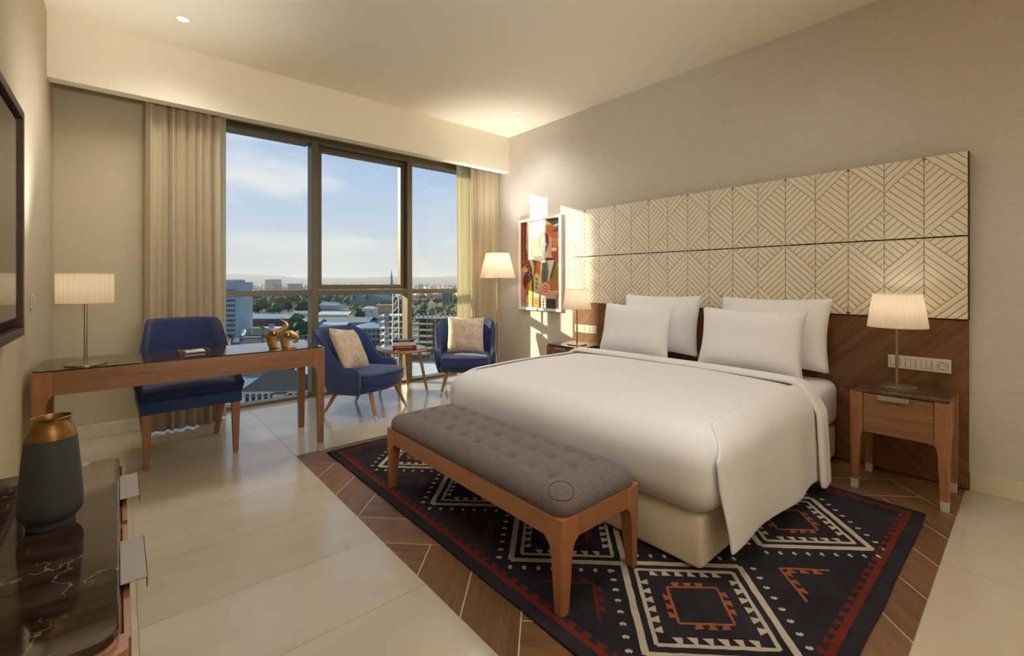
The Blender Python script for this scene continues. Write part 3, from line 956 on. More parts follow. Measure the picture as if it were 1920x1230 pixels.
# ---- bench
bn = thing('bench', 'upholstered grey bench with tufted seat on cherry wood frame', 'bench', (1.415, 1.785, RZ + .0015))
BW, BL, BH = .475, 1.385, .342
legs4(bn, BW, BL, BH, .262, .088, .036, BENCHLEG, 0, None, .004, fil=.11, mid=.05)
for sx in (-1, 1):
    G().box((sx * (BW / 2 - .002) - .012 * (1 + sx), -BL / 2 + .086, .262), (sx * (BW / 2 - .002) + .012 * (1 - sx), BL / 2 - .086, BH)).obj('apron', BENCHWOOD, bn, False, bevel=.001)
for sy in (-1, 1):
    G().box((-BW / 2 + .086, sy * (BL / 2 - .002) - .012 * (1 + sy), .262), (BW / 2 - .086, sy * (BL / 2 - .002) + .012 * (1 - sy), BH)).obj('end_apron', BENCHWOOD, bn, False, bevel=.001)
nb, mb = 120, 44
btn = [(-.125 + .125 * r, -.585 + .1235 * c + .02 + (.0)) for r in range(3) for c in range(10)]
btn = [(x, y + .035) for x, y in btn]
def bench_top(u, v):
    w, l = BW / 2 - .004, BL / 2 - .004
    x, y = u * w, v * l
    r = .07
    # rounded corners in plan
    ex, ey = abs(x) - (w - .06), abs(y) - (l - .06)
    if ex > 0 and ey > 0:
        d = math.hypot(ex, ey)
        if d > .06: x = math.copysign(w - .06 + ex * .06 / d, x); y = math.copysign(l - .06 + ey * .06 / d, y)
    edge = min(w - abs(x), l - abs(y))
    if ex > 0 and ey > 0: edge = .06 - min(.06, math.hypot(ex, ey))
    t = min(1, max(0, edge / .095))
    z = .03 + .055 * math.sqrt(max(0, 1 - (1 - t) ** 2))
    z += .008 * (1 - u * u) * (1 - v ** 4)
    for bx_, by_ in btn:
        d2 = (x - bx_) ** 2 + (y - by_) ** 2
        if d2 < .01: z -= .019 * math.exp(-d2 / (.021 ** 2)) + .004 * math.exp(-d2 / (.045 ** 2))
    return (x, y, BH + z)
P = []
for i in range(nb + 1):
    v = -1 + 2 * i / nb
    v = math.copysign(1 - (1 - abs(v)) ** 1.25, v)
    P.append([bench_top(math.copysign(1 - (1 - abs(-1 + 2 * j / mb)) ** 1.25, -1 + 2 * j / mb), v) for j in range(mb + 1)])
g = G().grid(P)
rim = [P[0][j] for j in range(mb + 1)] + [P[i][mb] for i in range(1, nb + 1)] + [P[nb][j] for j in range(mb - 1, -1, -1)] + [P[i][0] for i in range(nb - 1, 0, -1)]
g.loft([rim, [(x, y, BH + .001) for x, y, z in rim]], False, True)
cush = g.obj('seat_cushion', GREYF, bn, weld=True, auto=False)
bm_ = G().lathe([(.0001, .006), (.005, .0055), (.0095, .003), (.0105, 0), (.009, -.003)], 14).mesh('button', GREYF)
for x, y in btn: lnk(bm_, 'button', cush, (x, y, bench_top(x / (BW / 2 - .004), y / (BL / 2 - .004))[2] + .003))
ring = [(-BW / 2 + .062 + .046 * math.cos(a), -BL / 2 + .062 + .046 * math.sin(a)) for a in [2 * PI * k / 40 for k in range(40)]]
def bz(x, y): return bench_top(x / (BW / 2 - .004), y / (BL / 2 - .004))[2]
G().tube([(x, y, bz(x, y) + .0003) for x, y in ring], .0012, 6, True).obj('round_seam', SEAM, cush)
# ---- console in the foreground
cn_ = thing('console_cabinet', 'walnut console with dark veined marble top and tab handles below the television', 'cabinet', (-.172, 1.41, 0))
CW_, CL_, CH_ = .366, .985, .632
legs4(cn_, CW_, CL_, CH_, .33, .05, .03, LEGWOOD, .05, CAP, .004, fil=.08, mid=.04)
rbox((-CW_ / 2 + .004, -CL_ / 2 + .004, .34), (CW_ / 2 - .004, CL_ / 2 - .004, CH_ + .008), .03, (1, 1, 1), 4).obj('body', WALNUT_Y, cn_)
G().prism(rrect(CW_ - .022, CL_ - .022, .035), CH_ + .006, CH_ + .02).obj('marble_top', MARBLE, cn_, False, bevel=.003)
for y0, y1 in ((-.475, -.0015), (.0015, .475)):
    d = G().box((CW_ / 2 - .006, y0 + .02, .35), (CW_ / 2 + .004, y1 - (.002 if y1 > 0 else .002) , CH_ - .002)).obj('drawer', WALNUT_Y, cn_, False, bevel=.001)
    yc = -.222 if y0 < -.1 else .21
    G().box((-.014, yc - .092, 0), (.026, yc + .092, .002)).box((.024, yc - .092, -.018), (.026, yc + .092, .002)).obj('handle', STEEL_C, d, False, (CW_ / 2 + .004, 0, CH_ + .013), bevel=.0006)
CZ = CH_ + .02
# ================================================================== chairs
def upath(W, D, n=48, corner=.75):
    """U-shaped path open towards -y: points and outward normals, t from 0 (front left) to 1"""
    pts = []
    yb = D / 2 - W / 2 * corner
    L1 = yb + D / 2
    arc = []
    for k in range(0, 41):
        a = PI - PI * k / 40
        e = .78
        c, s_ = math.cos(a), math.sin(a)
        arc.append((W / 2 * math.copysign(abs(c) ** e, c), yb + W / 2 * corner * abs(s_) ** e))
    raw = [(-W / 2, -D / 2 + L1 * k / 14) for k in range(14)] + arc + [(W / 2, yb - L1 * k / 14) for k in range(1, 15)]
    nr = []
    for i in range(len(raw)):
        a, b = raw[max(0, i - 1)], raw[min(len(raw) - 1, i + 1)]
        d = Vector((b[0] - a[0], b[1] - a[1])).normalized(); nr.append((-d.y, d.x))
    return raw, nr
def tub(root, W, D, zb, top, th, lean, taper, mat, pip, name='back_shell', yo=0.0):
    raw, nr = upath(W, D)
    rings = []; rimpts = []
    for (x, y), (nx, ny) in zip(raw, nr):
        s = (y + D / 2) / D
        zt = top(s, x)
        ring = []
        prof = [(0, 0), (.25, 0), (.5, 0), (.75, 0), (.95, 0), (1.0, .25), (1.0, .75), (.95, 1), (.6, 1), (.3, 1), (0, 1)]
        for q, k in prof:
            z = zb + (zt - zb) * q
            hgt = (z - zb)
            o = lean(s) * hgt - th * k
            px, py = x + nx * o, y + ny * o
            # bottom pulled in
            cin = .09 * max(0, 1 - hgt / .16) ** 2
            px *= 1 - cin; py = py * (1 - cin)
            px *= 1 - taper * max(0, hgt - .13)
            ring.append((px, py + yo, z))
        rings.append(ring); rimpts.append(((ring[5][0] + ring[6][0]) / 2, (ring[5][1] + ring[6][1]) / 2, zt + .002))
    g = G()
    g.loft(rings, True, True, True)
    sh = g.obj(name, mat, root, auto=False)
    if pip: 
        front0 = [rings[0][k] for k in (0, 1, 2, 3, 4)]; front1 = [rings[-1][k] for k in (4, 3, 2, 1, 0)]
        G().tube([rings[i][5] for i in range(len(rings))], .0035, 6).obj('piping', PIPING, sh)
    return sh
def wleg(root, p, q, r0, r1, mat, cap=.045):
    p, q = Vector(p), Vector(q); m = q + (p - q) * (cap / (p - q).length) if cap else q
    k = cap / (p - q).length if cap else 0
    rm = r1 + (r0 - r1) * k
    l = G().cyl(p, m, r0, rm, 14).obj('leg', mat, root)
    if cap: G().cyl(m, q, rm + .0008, r1 + .0008, 14).cyl(q + Vector((0, 0, .002)), q, r1 * .8, r1 * .8, 10).obj('foot_cap', CAP, l)
def armchair(loc, rz, label):
    t = thing('armchair', label, 'armchair', loc, rz, 'navy tub armchairs')
    top = lambda s, x: .43 + .025 * sstep(0, .12, s) + .315 * sstep(.25, .95, s) ** 1.3 if s > .02 else .405
    tub(t, .64, .46, .215, top, .05, lambda s: .06 + .16 * sstep(.4, 1, s), .10, NAVY, True, yo=.085)
    b = rbox((-.285, -.325, .22), (.285, .22, .30), .04, (4, 4, 1), 4)
    def rnd_front(x, y, z):
        k = max(0, -y - .1) / .22
        return (x * (1 - .10 * k * k), y + .10 * k * (x / .285) ** 2, z + .05 * max(0, (.26 - z)) * 0 + (.03 * k * k if z < .27 else 0))
    deform(b, rnd_front); b.obj('seat_base', NAVY, t, weld=True)
    c = rbox((-.262, -.36, .297), (.262, .235, .392), .04, (8, 8, 1), 4)
    def cdef(x, y, z):
        k = max(0, -y - .1) / .26
        return (x * (1.06 - .08 * k * k), y + .12 * max(0, k) * (x / .262) ** 2, z + (.018 * (1 - (x / .27) ** 2) if z > .345 else 0) - .015 * (y < 0) * 0)
    deform(c, cdef); co = c.obj('seat_cushion', NAVY, t, weld=True)
    pt = [cdef(math.copysign(min(.262, abs(x)), x), y, .378) for x, y in [(-.262, .15), (-.262, -.1), (-.262, -.25), (-.24, -.34), (-.2, -.358), (-.1, -.36), (0, -.36), (.1, -.36), (.2, -.358), (.24, -.34), (.262, -.25), (.262, -.1), (.262, .15)]]
    G().tube(pt, .0035, 6).obj('piping', PIPING, co)
    for sx, y0, y1, dx in ((-1, -.19, -.285, .055), (1, -.19, -.285, .055), (-1, .15, .275, .045), (1, .15, .275, .045)):
        wleg(t, (sx * .20, y0, .228), (sx * (.20 + dx), y1, 0), .021, .011, OAKLEG)
    return t
a1 = armchair((1.735, 4.10, 0), math.radians(33), 'navy blue tub armchair with turned cushion between the desk and the round table')
a2 = armchair((2.935, 4.19, 0), math.radians(-36), 'navy blue tub armchair with cushion beside the floor lamp')
def throw(chair, label, seed, yaw, side, lift=.0, tilt=-.32, roll=0.0):
    o = pillow('cushion', VELVET, .42, .42, .13, label, 'cushion', (0, 0, 0), (0, 0, 0), 'beige velvet cushions', .05, seed)
    M = Matrix.Translation(chair.location) @ Matrix.Rotation(chair.rotation_euler.z, 4, 'Z') @ Matrix.Translation((side, .10, .41 + .19 + lift)) @ Matrix.Rotation(yaw, 4, 'Z') @ Matrix.Rotation(tilt, 4, 'X') @ Matrix.Rotation(roll, 4, 'Y')
    o.matrix_world = M
throw(a1, 'beige crushed velvet cushion leaning askew in the armchair next to the desk', 3.0, math.radians(10), -.09, -.012, -.5, math.radians(9))
throw(a2, 'beige crushed velvet cushion upright in the armchair by the floor lamp', 6.0, math.radians(4), 0, 0, -.3, math.radians(2))
# ---- desk chair
dc = thing('desk_chair', 'navy blue upholstered desk chair with tapered wooden legs pushed under the desk', 'chair', (.372, 3.985, 0), math.radians(1.5))
topf = lambda s, x: .50 + .04 * sstep(0, .3, s) + .385 * sstep(.36, .86, s)
tub(dc, .60, .56, .385, topf, .04, lambda s:   .03 + .16 * sstep(.5, 1, s), .85, NAVY_D, True, 'backrest')
sb_ = rbox((-.285, -.285, .352), (.285, .23, .435), .014, (4, 4, 1), 3); sb_.obj('seat_base', NAVY, dc, weld=True)
sc_ = rbox((-.272, -.28, .43), (.272, .22, .487), .03, (8, 8, 1), 4)
deform(sc_, lambda x, y, z: (x, y, z + (.03 * (1 - (x / .28) ** 2) * (1 - (y / .3) ** 2) if z > .46 else 0)))
so_ = sc_.obj('seat_cushion', NAVY_D, dc, weld=True)
G().tube([(-.285, -.27, .437), (-.27, -.285, .437), (.27, -.285, .437), (.285, -.27, .437)], .0035, 6).obj('piping', PIPING, so_)
for sx in (-1, 1):
    for y0, y1, dx in ((-.255, -.262, .0), (.19, .283, -.03)):
        rings = []
        for z, w in ((.353, .026), (0.006, .0155), (0, .013)):
            k = 1 - z / .353
            cx, cy = sx * (.248 + dx * k), y0 + (y1 - y0) * k
            rings.append([(cx - w, cy - w, z), (cx + w, cy - w, z), (cx + w, cy + w, z), (cx - w, cy + w, z)])
        G().loft(rings).obj('leg', LEGWOOD, dc, False, bevel=.003)
# ---- round side table with books
st = thing('side_table', 'small round wooden side table with dark glass top between the armchairs', 'table', (2.315, 4.455, 0))
G().lathe([(.01, .462), (.228, .462), (.246, .468), (.25, .478), (.246, .49), (.236, .494), (.01, .494)], 48).obj('table_rim', OAKLEG, st)
TTOP = plain('dark_table_glass', srgb(30, 34, 34), 0.05, spec=0.7)
G().lathe([(.005, .494), (.232, .494), (.234, .497), (.232, .5), (.005, .5)], 48).obj('table_top', TTOP, st)
for k in range(4):
    a = math.radians(52 + 90 * k) + PI
    wleg(st, (.16 * math.cos(a), .16 * math.sin(a), .466), (.255 * math.cos(a), .255 * math.sin(a), 0), .0195, .012, OAKLEG, .05)
BK1 = plain('book_red', srgb(132, 28, 26), 0.5); BK2 = plain('book_white', srgb(226, 214, 212), 0.55); BK3 = plain('book_black', srgb(34, 28, 32), 0.45)
GOLDINK = plain('gold_ink', srgb(232, 190, 92), 0.5); BKY = plain('book_band', srgb(150, 100, 40), 0.5)
INK = plain('ink', srgb(70, 66, 74), 0.6); INKW = plain('ink_white', srgb(230, 228, 224), 0.6)
def book(w, d, h, z, cov, label, rz, spine=None, dx=0, dy=0, print_=None):
    t = thing('book', label, 'book', (2.315 + dx, 4.43 + dy, z), rz, 'books on the side table')
    G().box((-w / 2, -d / 2, 0), (w / 2, d / 2, .003)).box((-w / 2, -d / 2, h - .003), (w / 2, d / 2, h)).box((-w / 2, -d / 2, .003), (w / 2, -d / 2 + .003, h - .003)).obj('cover', cov, t, False)
    G().box((-w / 2 + .004, -d / 2 + .003, .003), (w / 2 - .004, d / 2 - .005, h - .003)).obj('pages', PAPER, t, False)
    if print_:
        G().box((-.045, -d / 2 - .0004, h * .45), (.03, -d / 2, h * .56)).box((.04, -d / 2 - .0004, h * .45), (.062, -d / 2, h * .56)).obj('spine_print', print_, t, False)
    if spine:
        for txt, size, xx, mt_ in spine:
            M = Matrix.Translation((xx, -d / 2 - .0004, h / 2)) @ Matrix.Rotation(PR, 4, 'X')
            tri_text(txt, size, mt_, 'spine_title', t, M, .0003)
    return t
bz0 = .5002
brz = math.radians(-29)
book(.245, .165, .033, bz0, BK1, 'thick red book with gold spine lettering at the bottom of the stack', brz, [('SHAKESPEARE', .0285, -.004, GOLDINK)])
book(.24, .16, .034, bz0 + .0332, BK2, 'pale pinkish white book in the middle of the stack', brz + .03, None, -.004, .006, INK)
book(.215, .15, .020, bz0 + .0674, BK3, 'slim black book lying on top of the stack', brz - .02, None, -.008, .01, INKW)

# ================================================================== lamps
def bulb(parent, z, watts, r=.03, col=WARM):
    ld = bpy.data.lights.new('lamp_bulb_light', 'POINT'); ld.energy = watts * LAMP_GAIN; ld.color = col; ld.shadow_soft_size = r
    o = bpy.data.objects.new('lamp_bulb_light', ld); C.objects.link(o); o.parent = parent; o.location = (0, 0, z)
def lamp(name, label, loc, base_r, pole_r, zs0, zs1, r0, r1, pleats, watts, up=0.0, group=None):
    t = thing(name, label, 'lamp', loc, 0, group)
    b = G().lathe([(.002, 0), (base_r, 0), (base_r, .006), (base_r - .002, .008), (pole_r * 1.4, .010), (.002, .011)], 40).obj('base', NICKEL, t)
    G().cyl((0, 0, .009), (0, 0, zs0 + .02), pole_r, pole_r, 16).obj('pole', NICKEL, t)
    G().lathe([(.004, zs0 - .004), (pole_r + .012, zs0 - .004), (pole_r + .012, zs0 + .008), (.008, zs0 + .012)], 20).obj('collar', NICKEL, t)
    n = pleats * 4
    rad = lambda j, m: 1 + .03 * math.cos(2 * PI * j / 4)
    s = G().lathe([(r0, zs0), (r0 + (r1 - r0) * .5, (zs0 + zs1) / 2), (r1, zs1)], n, cap0=False, cap1=False, rad=rad)
    so = s.obj('shade', SHADE, t, auto=False, fix=False)
    for r, z in ((r0, zs0), (r1, zs1)):
        G().tube([(r * 1.004 * math.cos(a), r * 1.004 * math.sin(a), z) for a in [2 * PI * k / 48 for k in range(48)]], .0022, 6, True).obj('shade_rim', SHADE, so)
    sp = G()
    for k in range(3):
        a = 2 * PI * k / 3; sp.cyl((0, 0, zs0 + .014), (r0 * .985 * math.cos(a), r0 * .985 * math.sin(a), zs0 + .004), .0018, n=6)
    sp.obj('spider', NICKEL, so)
    bm2 = G().lathe([(.002, zs0 + .02), (.014, zs0 + .022), (.016, zs0 + .05), (.026, zs0 + .075), (.028, zs0 + .095), (.018, zs0 + .116), (.002, zs0 + .122)], 16).obj('bulb', BULB, t)
    bulb(t, (zs0 * .4 + zs1 * .6), watts)
    if up:      # extra spot over the open shade, added to brighten the ceiling
        ld = bpy.data.lights.new('open_top_light', 'SPOT'); ld.energy = up; ld.color = WARM; ld.spot_size = math.radians(84); ld.spot_blend = 1.0; ld.shadow_soft_size = r1 * .8
        u = bpy.data.objects.new('open_top_light', ld); C.objects.link(u); u.parent = t; u.location = (0, 0, zs1 + .005); u.rotation_euler = (PI, 0, 0)
    return t
NZ = .5835
lamp('table_lamp', 'bedside lamp with cream pleated shade beside the long socket plate', (3.487, .543, NZ + .0005), .097, .0075, .352, .548, .139, .112, 34, .9, UPLIGHT_W * .01, group='bedside lamps')
lamp('table_lamp', 'bedside lamp with cream pleated shade next to the framed picture', (3.44, 2.99, NZ + .0005), .097, .0075, .352, .548, .139, .112, 34, 1.1, UPLIGHT_W * .06, group='bedside lamps')
lamp('desk_lamp', 'desk lamp with short pleated drum shade on the stone desk top', (-.142, 3.46, DZ + .0005), .088, .008, .342, .505, .118, .118, 30, 1.4, UPLIGHT_W * .5)
lamp('floor_lamp', 'tall floor lamp with tapered pleated shade in the corner by the curtain', (3.405, 4.2, 0.0005), .14, .011, 1.253, 1.545, .21, .133, 40, 1.6, UPLIGHT_W * .5)
# ---- fill lamps added out of view at the entrance side to brighten the room
def torchiere(x, y, watts, label):
    t = thing('torchiere', label, 'lamp', (x, y, .0005), 0, 'added fill lamps')
    G().lathe([(.002, 0), (.15, 0), (.15, .01), (.02, .018), (.002, .018)], 32).obj('base', NICKEL, t)
    G().cyl((0, 0, .015), (0, 0, 1.72), .012, n=14).obj('pole', NICKEL, t)
    G().lathe([(.02, 1.72), (.10, 1.74), (.17, 1.80), (.175, 1.803), (.165, 1.803), (.098, 1.748), (.02, 1.73)], 36, cap0=False, cap1=False).obj('bowl', NICKEL, t)
    G().lathe([(.002, 1.742), (.03, 1.745), (.035, 1.765), (.002, 1.775)], 18).obj('bulb', BULB, t)
    ld = bpy.data.lights.new('uplight_beam', 'SPOT'); ld.energy = watts; ld.color = WARM; ld.spot_size = math.radians(140); ld.spot_blend = 1.0; ld.shadow_soft_size = .12
    o = bpy.data.objects.new('uplight_beam', ld); C.objects.link(o); o.parent = t; o.location = (0, 0, 1.82); o.rotation_euler = (PI, 0, 0)
    # second added fill beam on the same pole, aimed at the window end
    hd = Vector((1.9, 3.9, 2.75)) - Vector((x, y, 1.5)); q_ = hd.to_track_quat('-Z', 'Y')
    M_ = Matrix.Translation((0, 0, 1.5)) @ q_.to_matrix().to_4x4() @ Matrix.Translation((0, 0, -.06))
    G().lathe([(.02, .09), (.05, .08), (.075, .0), (.07, .0), (.045, .07), (.02, .08)], 24, M=M_, cap0=False, cap1=False).obj('fill_head', NICKEL, t)
    rd = bpy.data.lights.new('fill_beam', 'SPOT'); rd.energy = FILL_AIM_W; rd.color = WARM; rd.spot_size = math.radians(78); rd.spot_blend = 1.0; rd.shadow_soft_size = .2
    r_ = bpy.data.objects.new('fill_beam', rd); C.objects.link(r_); r_.parent = t; r_.location = Vector((0, 0, 1.5)) + hd.normalized() * .1; r_.rotation_euler = q_.to_euler()
torchiere(.45, -1.3, FILL_UP_W, 'added unseen fill lamp on a tall nickel stand behind the console')
torchiere(1.1, -2.0, FILL_UP_W, 'added unseen fill lamp on a tall nickel stand against the entrance wall')
# ---- recessed downlights
def downlight(x, y, watts, label=None, group='recessed ceiling downlights'):
    t = thing('ceiling_downlight', label or 'small round recessed downlight in the cream ceiling', 'downlight', (x, y, ZC), 0, group)
    G().lathe([(.036, -.0035), (.044, -.003), (.046, 0), (.036, 0)], 32, cap0=False, cap1=False).obj('trim_ring', WHITE_P, t)
    G().lathe([(.001, -.001), (.036, -.001)], 32, cap0=True, cap1=False).obj('lens', BULB_W, t)
    ld = bpy.data.lights.new('downlight_beam', 'SPOT'); ld.energy = watts; ld.color = WARM; ld.spot_size = math.radians(150); ld.spot_blend = 1.0; ld.shadow_soft_size = .4
    o = bpy.data.objects.new('downlight_beam', ld); C.objects.link(o); o.parent = t; o.location = (0, 0, -.02)
downlight(.335, 3.885, DOWNLIGHT_W * 1.9, 'small round downlight in the ceiling above the desk')
downlight(3.236, 3.671, DOWNLIGHT_W * 1.9, 'small round downlight in the ceiling above the framed picture')
for x, y, k, lb in ((.335, 1.1, .45, 'above the console'), (3.1, .95, .2, 'above the pillows farther from the window'), (1.75, .9, 1.1, 'above the foot of the bed'), (.5, -1.2, .7, 'behind the console at the entrance side'), (2.6, -1.2, .7, 'at the entrance side by the papered wall')):  # downlights out of view, added as extra fill for the room
    downlight(x, y, DOWNLIGHT_W * k, 'added unseen fill downlight in the ceiling ' + lb)

# ================================================================== wall pieces
tv = thing('television', 'wall television set in a deep dark wooden surround on the left wall', 'television', (XL, 2.08, 1.4525))
TY, TZ = .784, .4795
fr = [((.0005, -TY, -TZ), (.06, TY, -TZ + .034)), ((.0005, -TY, TZ - .034), (.06, TY, TZ)), ((.0005, -TY, -TZ + .034), (.06, -TY + .034, TZ - .034)), ((.0005, TY - .034, -TZ + .034), (.06, TY, TZ - .034))]
for a, b in fr: G().box(a, b).obj('surround', FRAMEWOOD, tv, False, bevel=.002)
G().box((.0005, -TY + .034, -TZ + .034), (.008, TY - .034, TZ - .034)).obj('back_panel', FRAMEWOOD, tv, False)
sc = G().box((.014, -TY + .07, -TZ + .075), (.048, TY - .07, TZ - .06)).obj('bezel', BLACK, tv, False, bevel=.002)
G().box((.0482, -TY + .076, -TZ + .083), (.0492, TY - .076, TZ - .066)).obj('screen', SCREEN, sc, False)
G().box((.02, -.05, -TZ + .066), (.044, .05, -TZ + .0745)).obj('chin', STEEL, sc, False)
def plate(loc, n, mods, label, face):
    """face -1: on the right wall looking to -x; +1: on the left wall"""
    t = thing('switch_plate', label, 'switch', loc)
    L = n * .0725
    G().box((0, -L / 2, -.0405), (face * .009, L / 2, .0405)).obj('cover_plate', PLATE, t, False, bevel=.002)
    for k, kind in enumerate(mods):
        yc = L / 2 - .0725 * (k + .5) if n > 1 else 0
        if face > 0: yc = -yc
        f0, f1 = face * .0092, face * .0115
        G().box((f0, yc - .0245, -.0245), (face * .0097, yc + .0245, .0245)).obj('module_shadow_gap', SEAM, t, False)
        if kind == 'socket':
            q = G().box((f0, yc - .0235, -.0235), (f1, yc + .0235, .0235)).obj('socket', PLATE, t, False, bevel=.001)
            M = Matrix.Translation((f1, yc, 0)) @ Matrix.Rotation(face * PR, 4, 'Y')
            G().lathe([(.0195, .0002), (.0205, .0006), (.0215, .0002)], 28, M=M, cap0=False, cap1=False).obj('socket_ring', SEAM, q)
            h = G()
            for d in (-.0095, .0095): h.cyl((f1, yc + d, 0), (f1 + face * .0005, yc + d, 0), .0027, n=10)
            for d in (-.0185, .0185): h.cyl((f1, yc, d), (f1 + face * .0005, yc, d), .0022, n=8)
            h.obj('socket_hole', BLACK, q)
        else:
            w = .047 / kind
            for i in range(kind):
                y0 = yc - .0235 + w * i + .0007
                G().box((f0, y0, -.0235), (f1 + face * .001, y0 + w - .0014, .0235)).obj('rocker', PLATE, t, False, bevel=.001)
    return t
XP = XR - .0362
plate((XP, .4735, .7035), 4, (2, 2, 2, 'socket'), 'four module champagne socket plate with double rockers and round socket on the left-out end', -1)
plate((XP, 3.0865, .7125), 4, ('socket', 1, 1, 1), 'four module champagne socket plate with three square rockers near the picture', -1)
for o in C.objects:
    if o.get('label', '').startswith('four module champagne socket plate with double'): o['label'] = 'four module champagne switch plate with three double rockers and one round socket'
plate((XL + .0005, 3.635, 1.096), 1, (1,), 'single small switch plate on the plain wall behind the desk lamp', 1)
plate((XP, .392, .262), 1, ('socket',), 'single low socket plate under the nightstand with cable bundle', -1)
cab = []
for k in range(60):
    a = k * .55; cab.append((3.60 + .012 * math.cos(a * 1.3), .44 + .05 * math.sin(a) * (1 - k / 90), .305 + .018 * math.cos(a * .9) + .0))
cab += [(3.63, .40, .29), (3.66, .393, .275), (3.679, .392, .265)]
tag(G().tube(cab, .0028, 6).obj('power_cable', BLACK), 'bundled black power cable hanging under the nightstand beside the low socket', 'cable')
# ---- framed art print, a flat painted sheet
AY0, AY1, AZ0, AZ1 = 3.45, 4.158, .87, 1.957
art = thing('framed_picture', 'white framed colourful abstract figure painting on the wallpapered wall', 'picture', (XR, (AY0 + AY1) / 2, (AZ0 + AZ1) / 2))
hw_, hh_ = (AY1 - AY0) / 2, (AZ1 - AZ0) / 2
FR_W = plain('white_frame', srgb(244, 240, 228), 0.45)
for a, b in (((-.032, -hw_, -hh_), (-.0005, hw_, -hh_ + .03)), ((-.032, -hw_, hh_ - .03), (-.0005, hw_, hh_)), ((-.032, -hw_, -hh_ + .03), (-.0005, -hw_ + .03, hh_ - .03)), ((-.032, hw_ - .03, -hh_ + .03), (-.0005, hw_, hh_ - .03))):
    G().box(a, b).obj('frame', FR_W, art, False, bevel=.0015)
NU, NV = 150, 238
uu, vv = np.meshgrid((np.arange(NU) + .5) / NU, (np.arange(NV) + .5) / NV)
img = np.zeros((NV, NU, 3)); img[:] = srgb(232, 208, 140)
rs = np.random.RandomState(4)
def nzf(s):
    g_ = rs.rand(int(s * 1.6) + 2, s + 2)
    x = uu * s; y = vv * s * 1.55; xi, yi = x.astype(int), y.astype(int); fx, fy = x - xi, y - yi
    return g_[yi, xi] * (1 - fx) * (1 - fy) + g_[yi, xi + 1] * fx * (1 - fy) + g_[yi + 1, xi] * (1 - fx) * fy + g_[yi + 1, xi + 1] * fx * fy
nA, nB = nzf(9), nzf(40)
def paint(mask, col, k=.25):
    c = np.array(srgb(*col)); img[mask] = (c * (1 - k / 2 + k * (nA * .6 + nB * .4))[..., None])[mask]
def poly(pts):
    m_ = np.zeros_like(uu, bool); n_ = len(pts)
    for i in range(n_):
        (x0, y0), (x1, y1) = pts[i], pts[(i + 1) % n_]
        if y0 == y1: continue
        c = ((y0 > vv) != (y1 > vv)) & (uu < (x1 - x0) * (vv - y0) / (y1 - y0) + x0); m_ ^= c
    return m_
def rect(a, b, c, d): return (uu >= a) & (uu <= b) & (vv >= c) & (vv <= d)
def ell(x, y, a, b): return ((uu - x) / a) ** 2 + ((vv - y) / b) ** 2 <= 1
def line(x0, y0, x1, y1, w):
    dx, dy = x1 - x0, (y1 - y0) * 1.55; L = dx * dx + dy * dy
    t = np.clip(((uu - x0) * dx + (vv - y0) * 1.55 * dy) / L, 0, 1)
    return (uu - x0 - t * dx) ** 2 + ((vv - y0) * 1.55 - t * dy) ** 2 <= w * w
paint(rect(0, 1, 0, 1), (226, 200, 140), .3)
paint(poly([(0, 0), (.16, 0), (.14, .3), (.2, .42), (.3, .55), (0, .58)]), (104, 34, 28))
paint(poly([(0, .55), (.13, .5), (.16, 1), (0, 1)]), (176, 126, 116))
paint(ell(.26, .07, .08, .07), (216, 122, 62)); paint(ell(.24, .15, .07, .06), (226, 150, 70))
paint(poly([(.17, .14), (.33, .1), (.34, .3), (.3, .46), (.19, .44), (.15, .25)]), (150, 152, 138), .5)
paint(poly([(.5, 0), (.64, 0), (.64, .2), (.5, .19)]), (244, 236, 208), .1)
for a in range(8):
    for b in range(2): 
        x_, y_ = .53 + .06 * b, .018 + .022 * a
        paint(line(x_, y_, x_ + rs.uniform(-.02, .02), y_ + rs.uniform(-.004, .014), .006), (70, 58, 50), 0)
paint(poly([(.66, 0), (1, 0), (1, .06), (.82, .075)]), (96, 100, 92), .6)
paint(poly([(.62, .06), (.83, .075), (1, .14), (1, .22), (.64, .2)]), (208, 112, 54))
paint(poly([(.8, .15), (1, .06), (1, .16)]), (84, 100, 116))
paint(poly([(.72, .2), (.82, .21), (.8, .44), (.7, .46)]), (232, 168, 146))
paint(poly([(.82, .21), (1, .2), (1, .5), (.86, .52), (.8, .4)]), (180, 92, 42))
for k in range(4): paint(poly([(.83 + .045 * k, .22), (.865 + .045 * k, .215), (.87 + .045 * k, .31), (.84 + .045 * k, .32)]), (206, 158, 92))
paint(ell(.86, .345, .07, .02), (226, 222, 206), .1)
paint(poly([(.3, .44), (.5, .4), (.66, .43), (.86, .44), (.84, .5), (.6, .5), (.36, .52)]), (70, 60, 48))
paint(ell(.37, .30, .115, .125), (60, 50, 40)); paint(ell(.375, .30, .1, .112), (166, 142, 98), .4)
paint(line(.32, .27, .36, .275, .006), (60, 46, 36), 0); paint(line(.4, .27, .44, .268, .006), (60, 46, 36), 0); paint(line(.34, .355, .42, .355, .006), (90, 50, 40), 0); paint(line(.385, .27, .375, .33, .005), (96, 74, 50), 0)
paint(ell(.6, .255, .125, .12), (44, 42, 38), .6); paint(ell(.6, .29, .1, .105), (104, 100, 88), .4); paint(rect(.56, .65, .38, .44), (90, 84, 72))
paint(ell(.555, .285, .03, .014), (220, 214, 190), .1); paint(ell(.65, .28, .03, .014), (220, 214, 190), .1); paint(ell(.555, .285, .01, .009), (30, 28, 26), 0); paint(ell(.65, .28, .01, .009), (30, 28, 26), 0)
paint(line(.57, .355, .64, .352, .007), (60, 36, 34), 0); paint(line(.605, .28, .6, .325, .006), (60, 56, 50), 0)
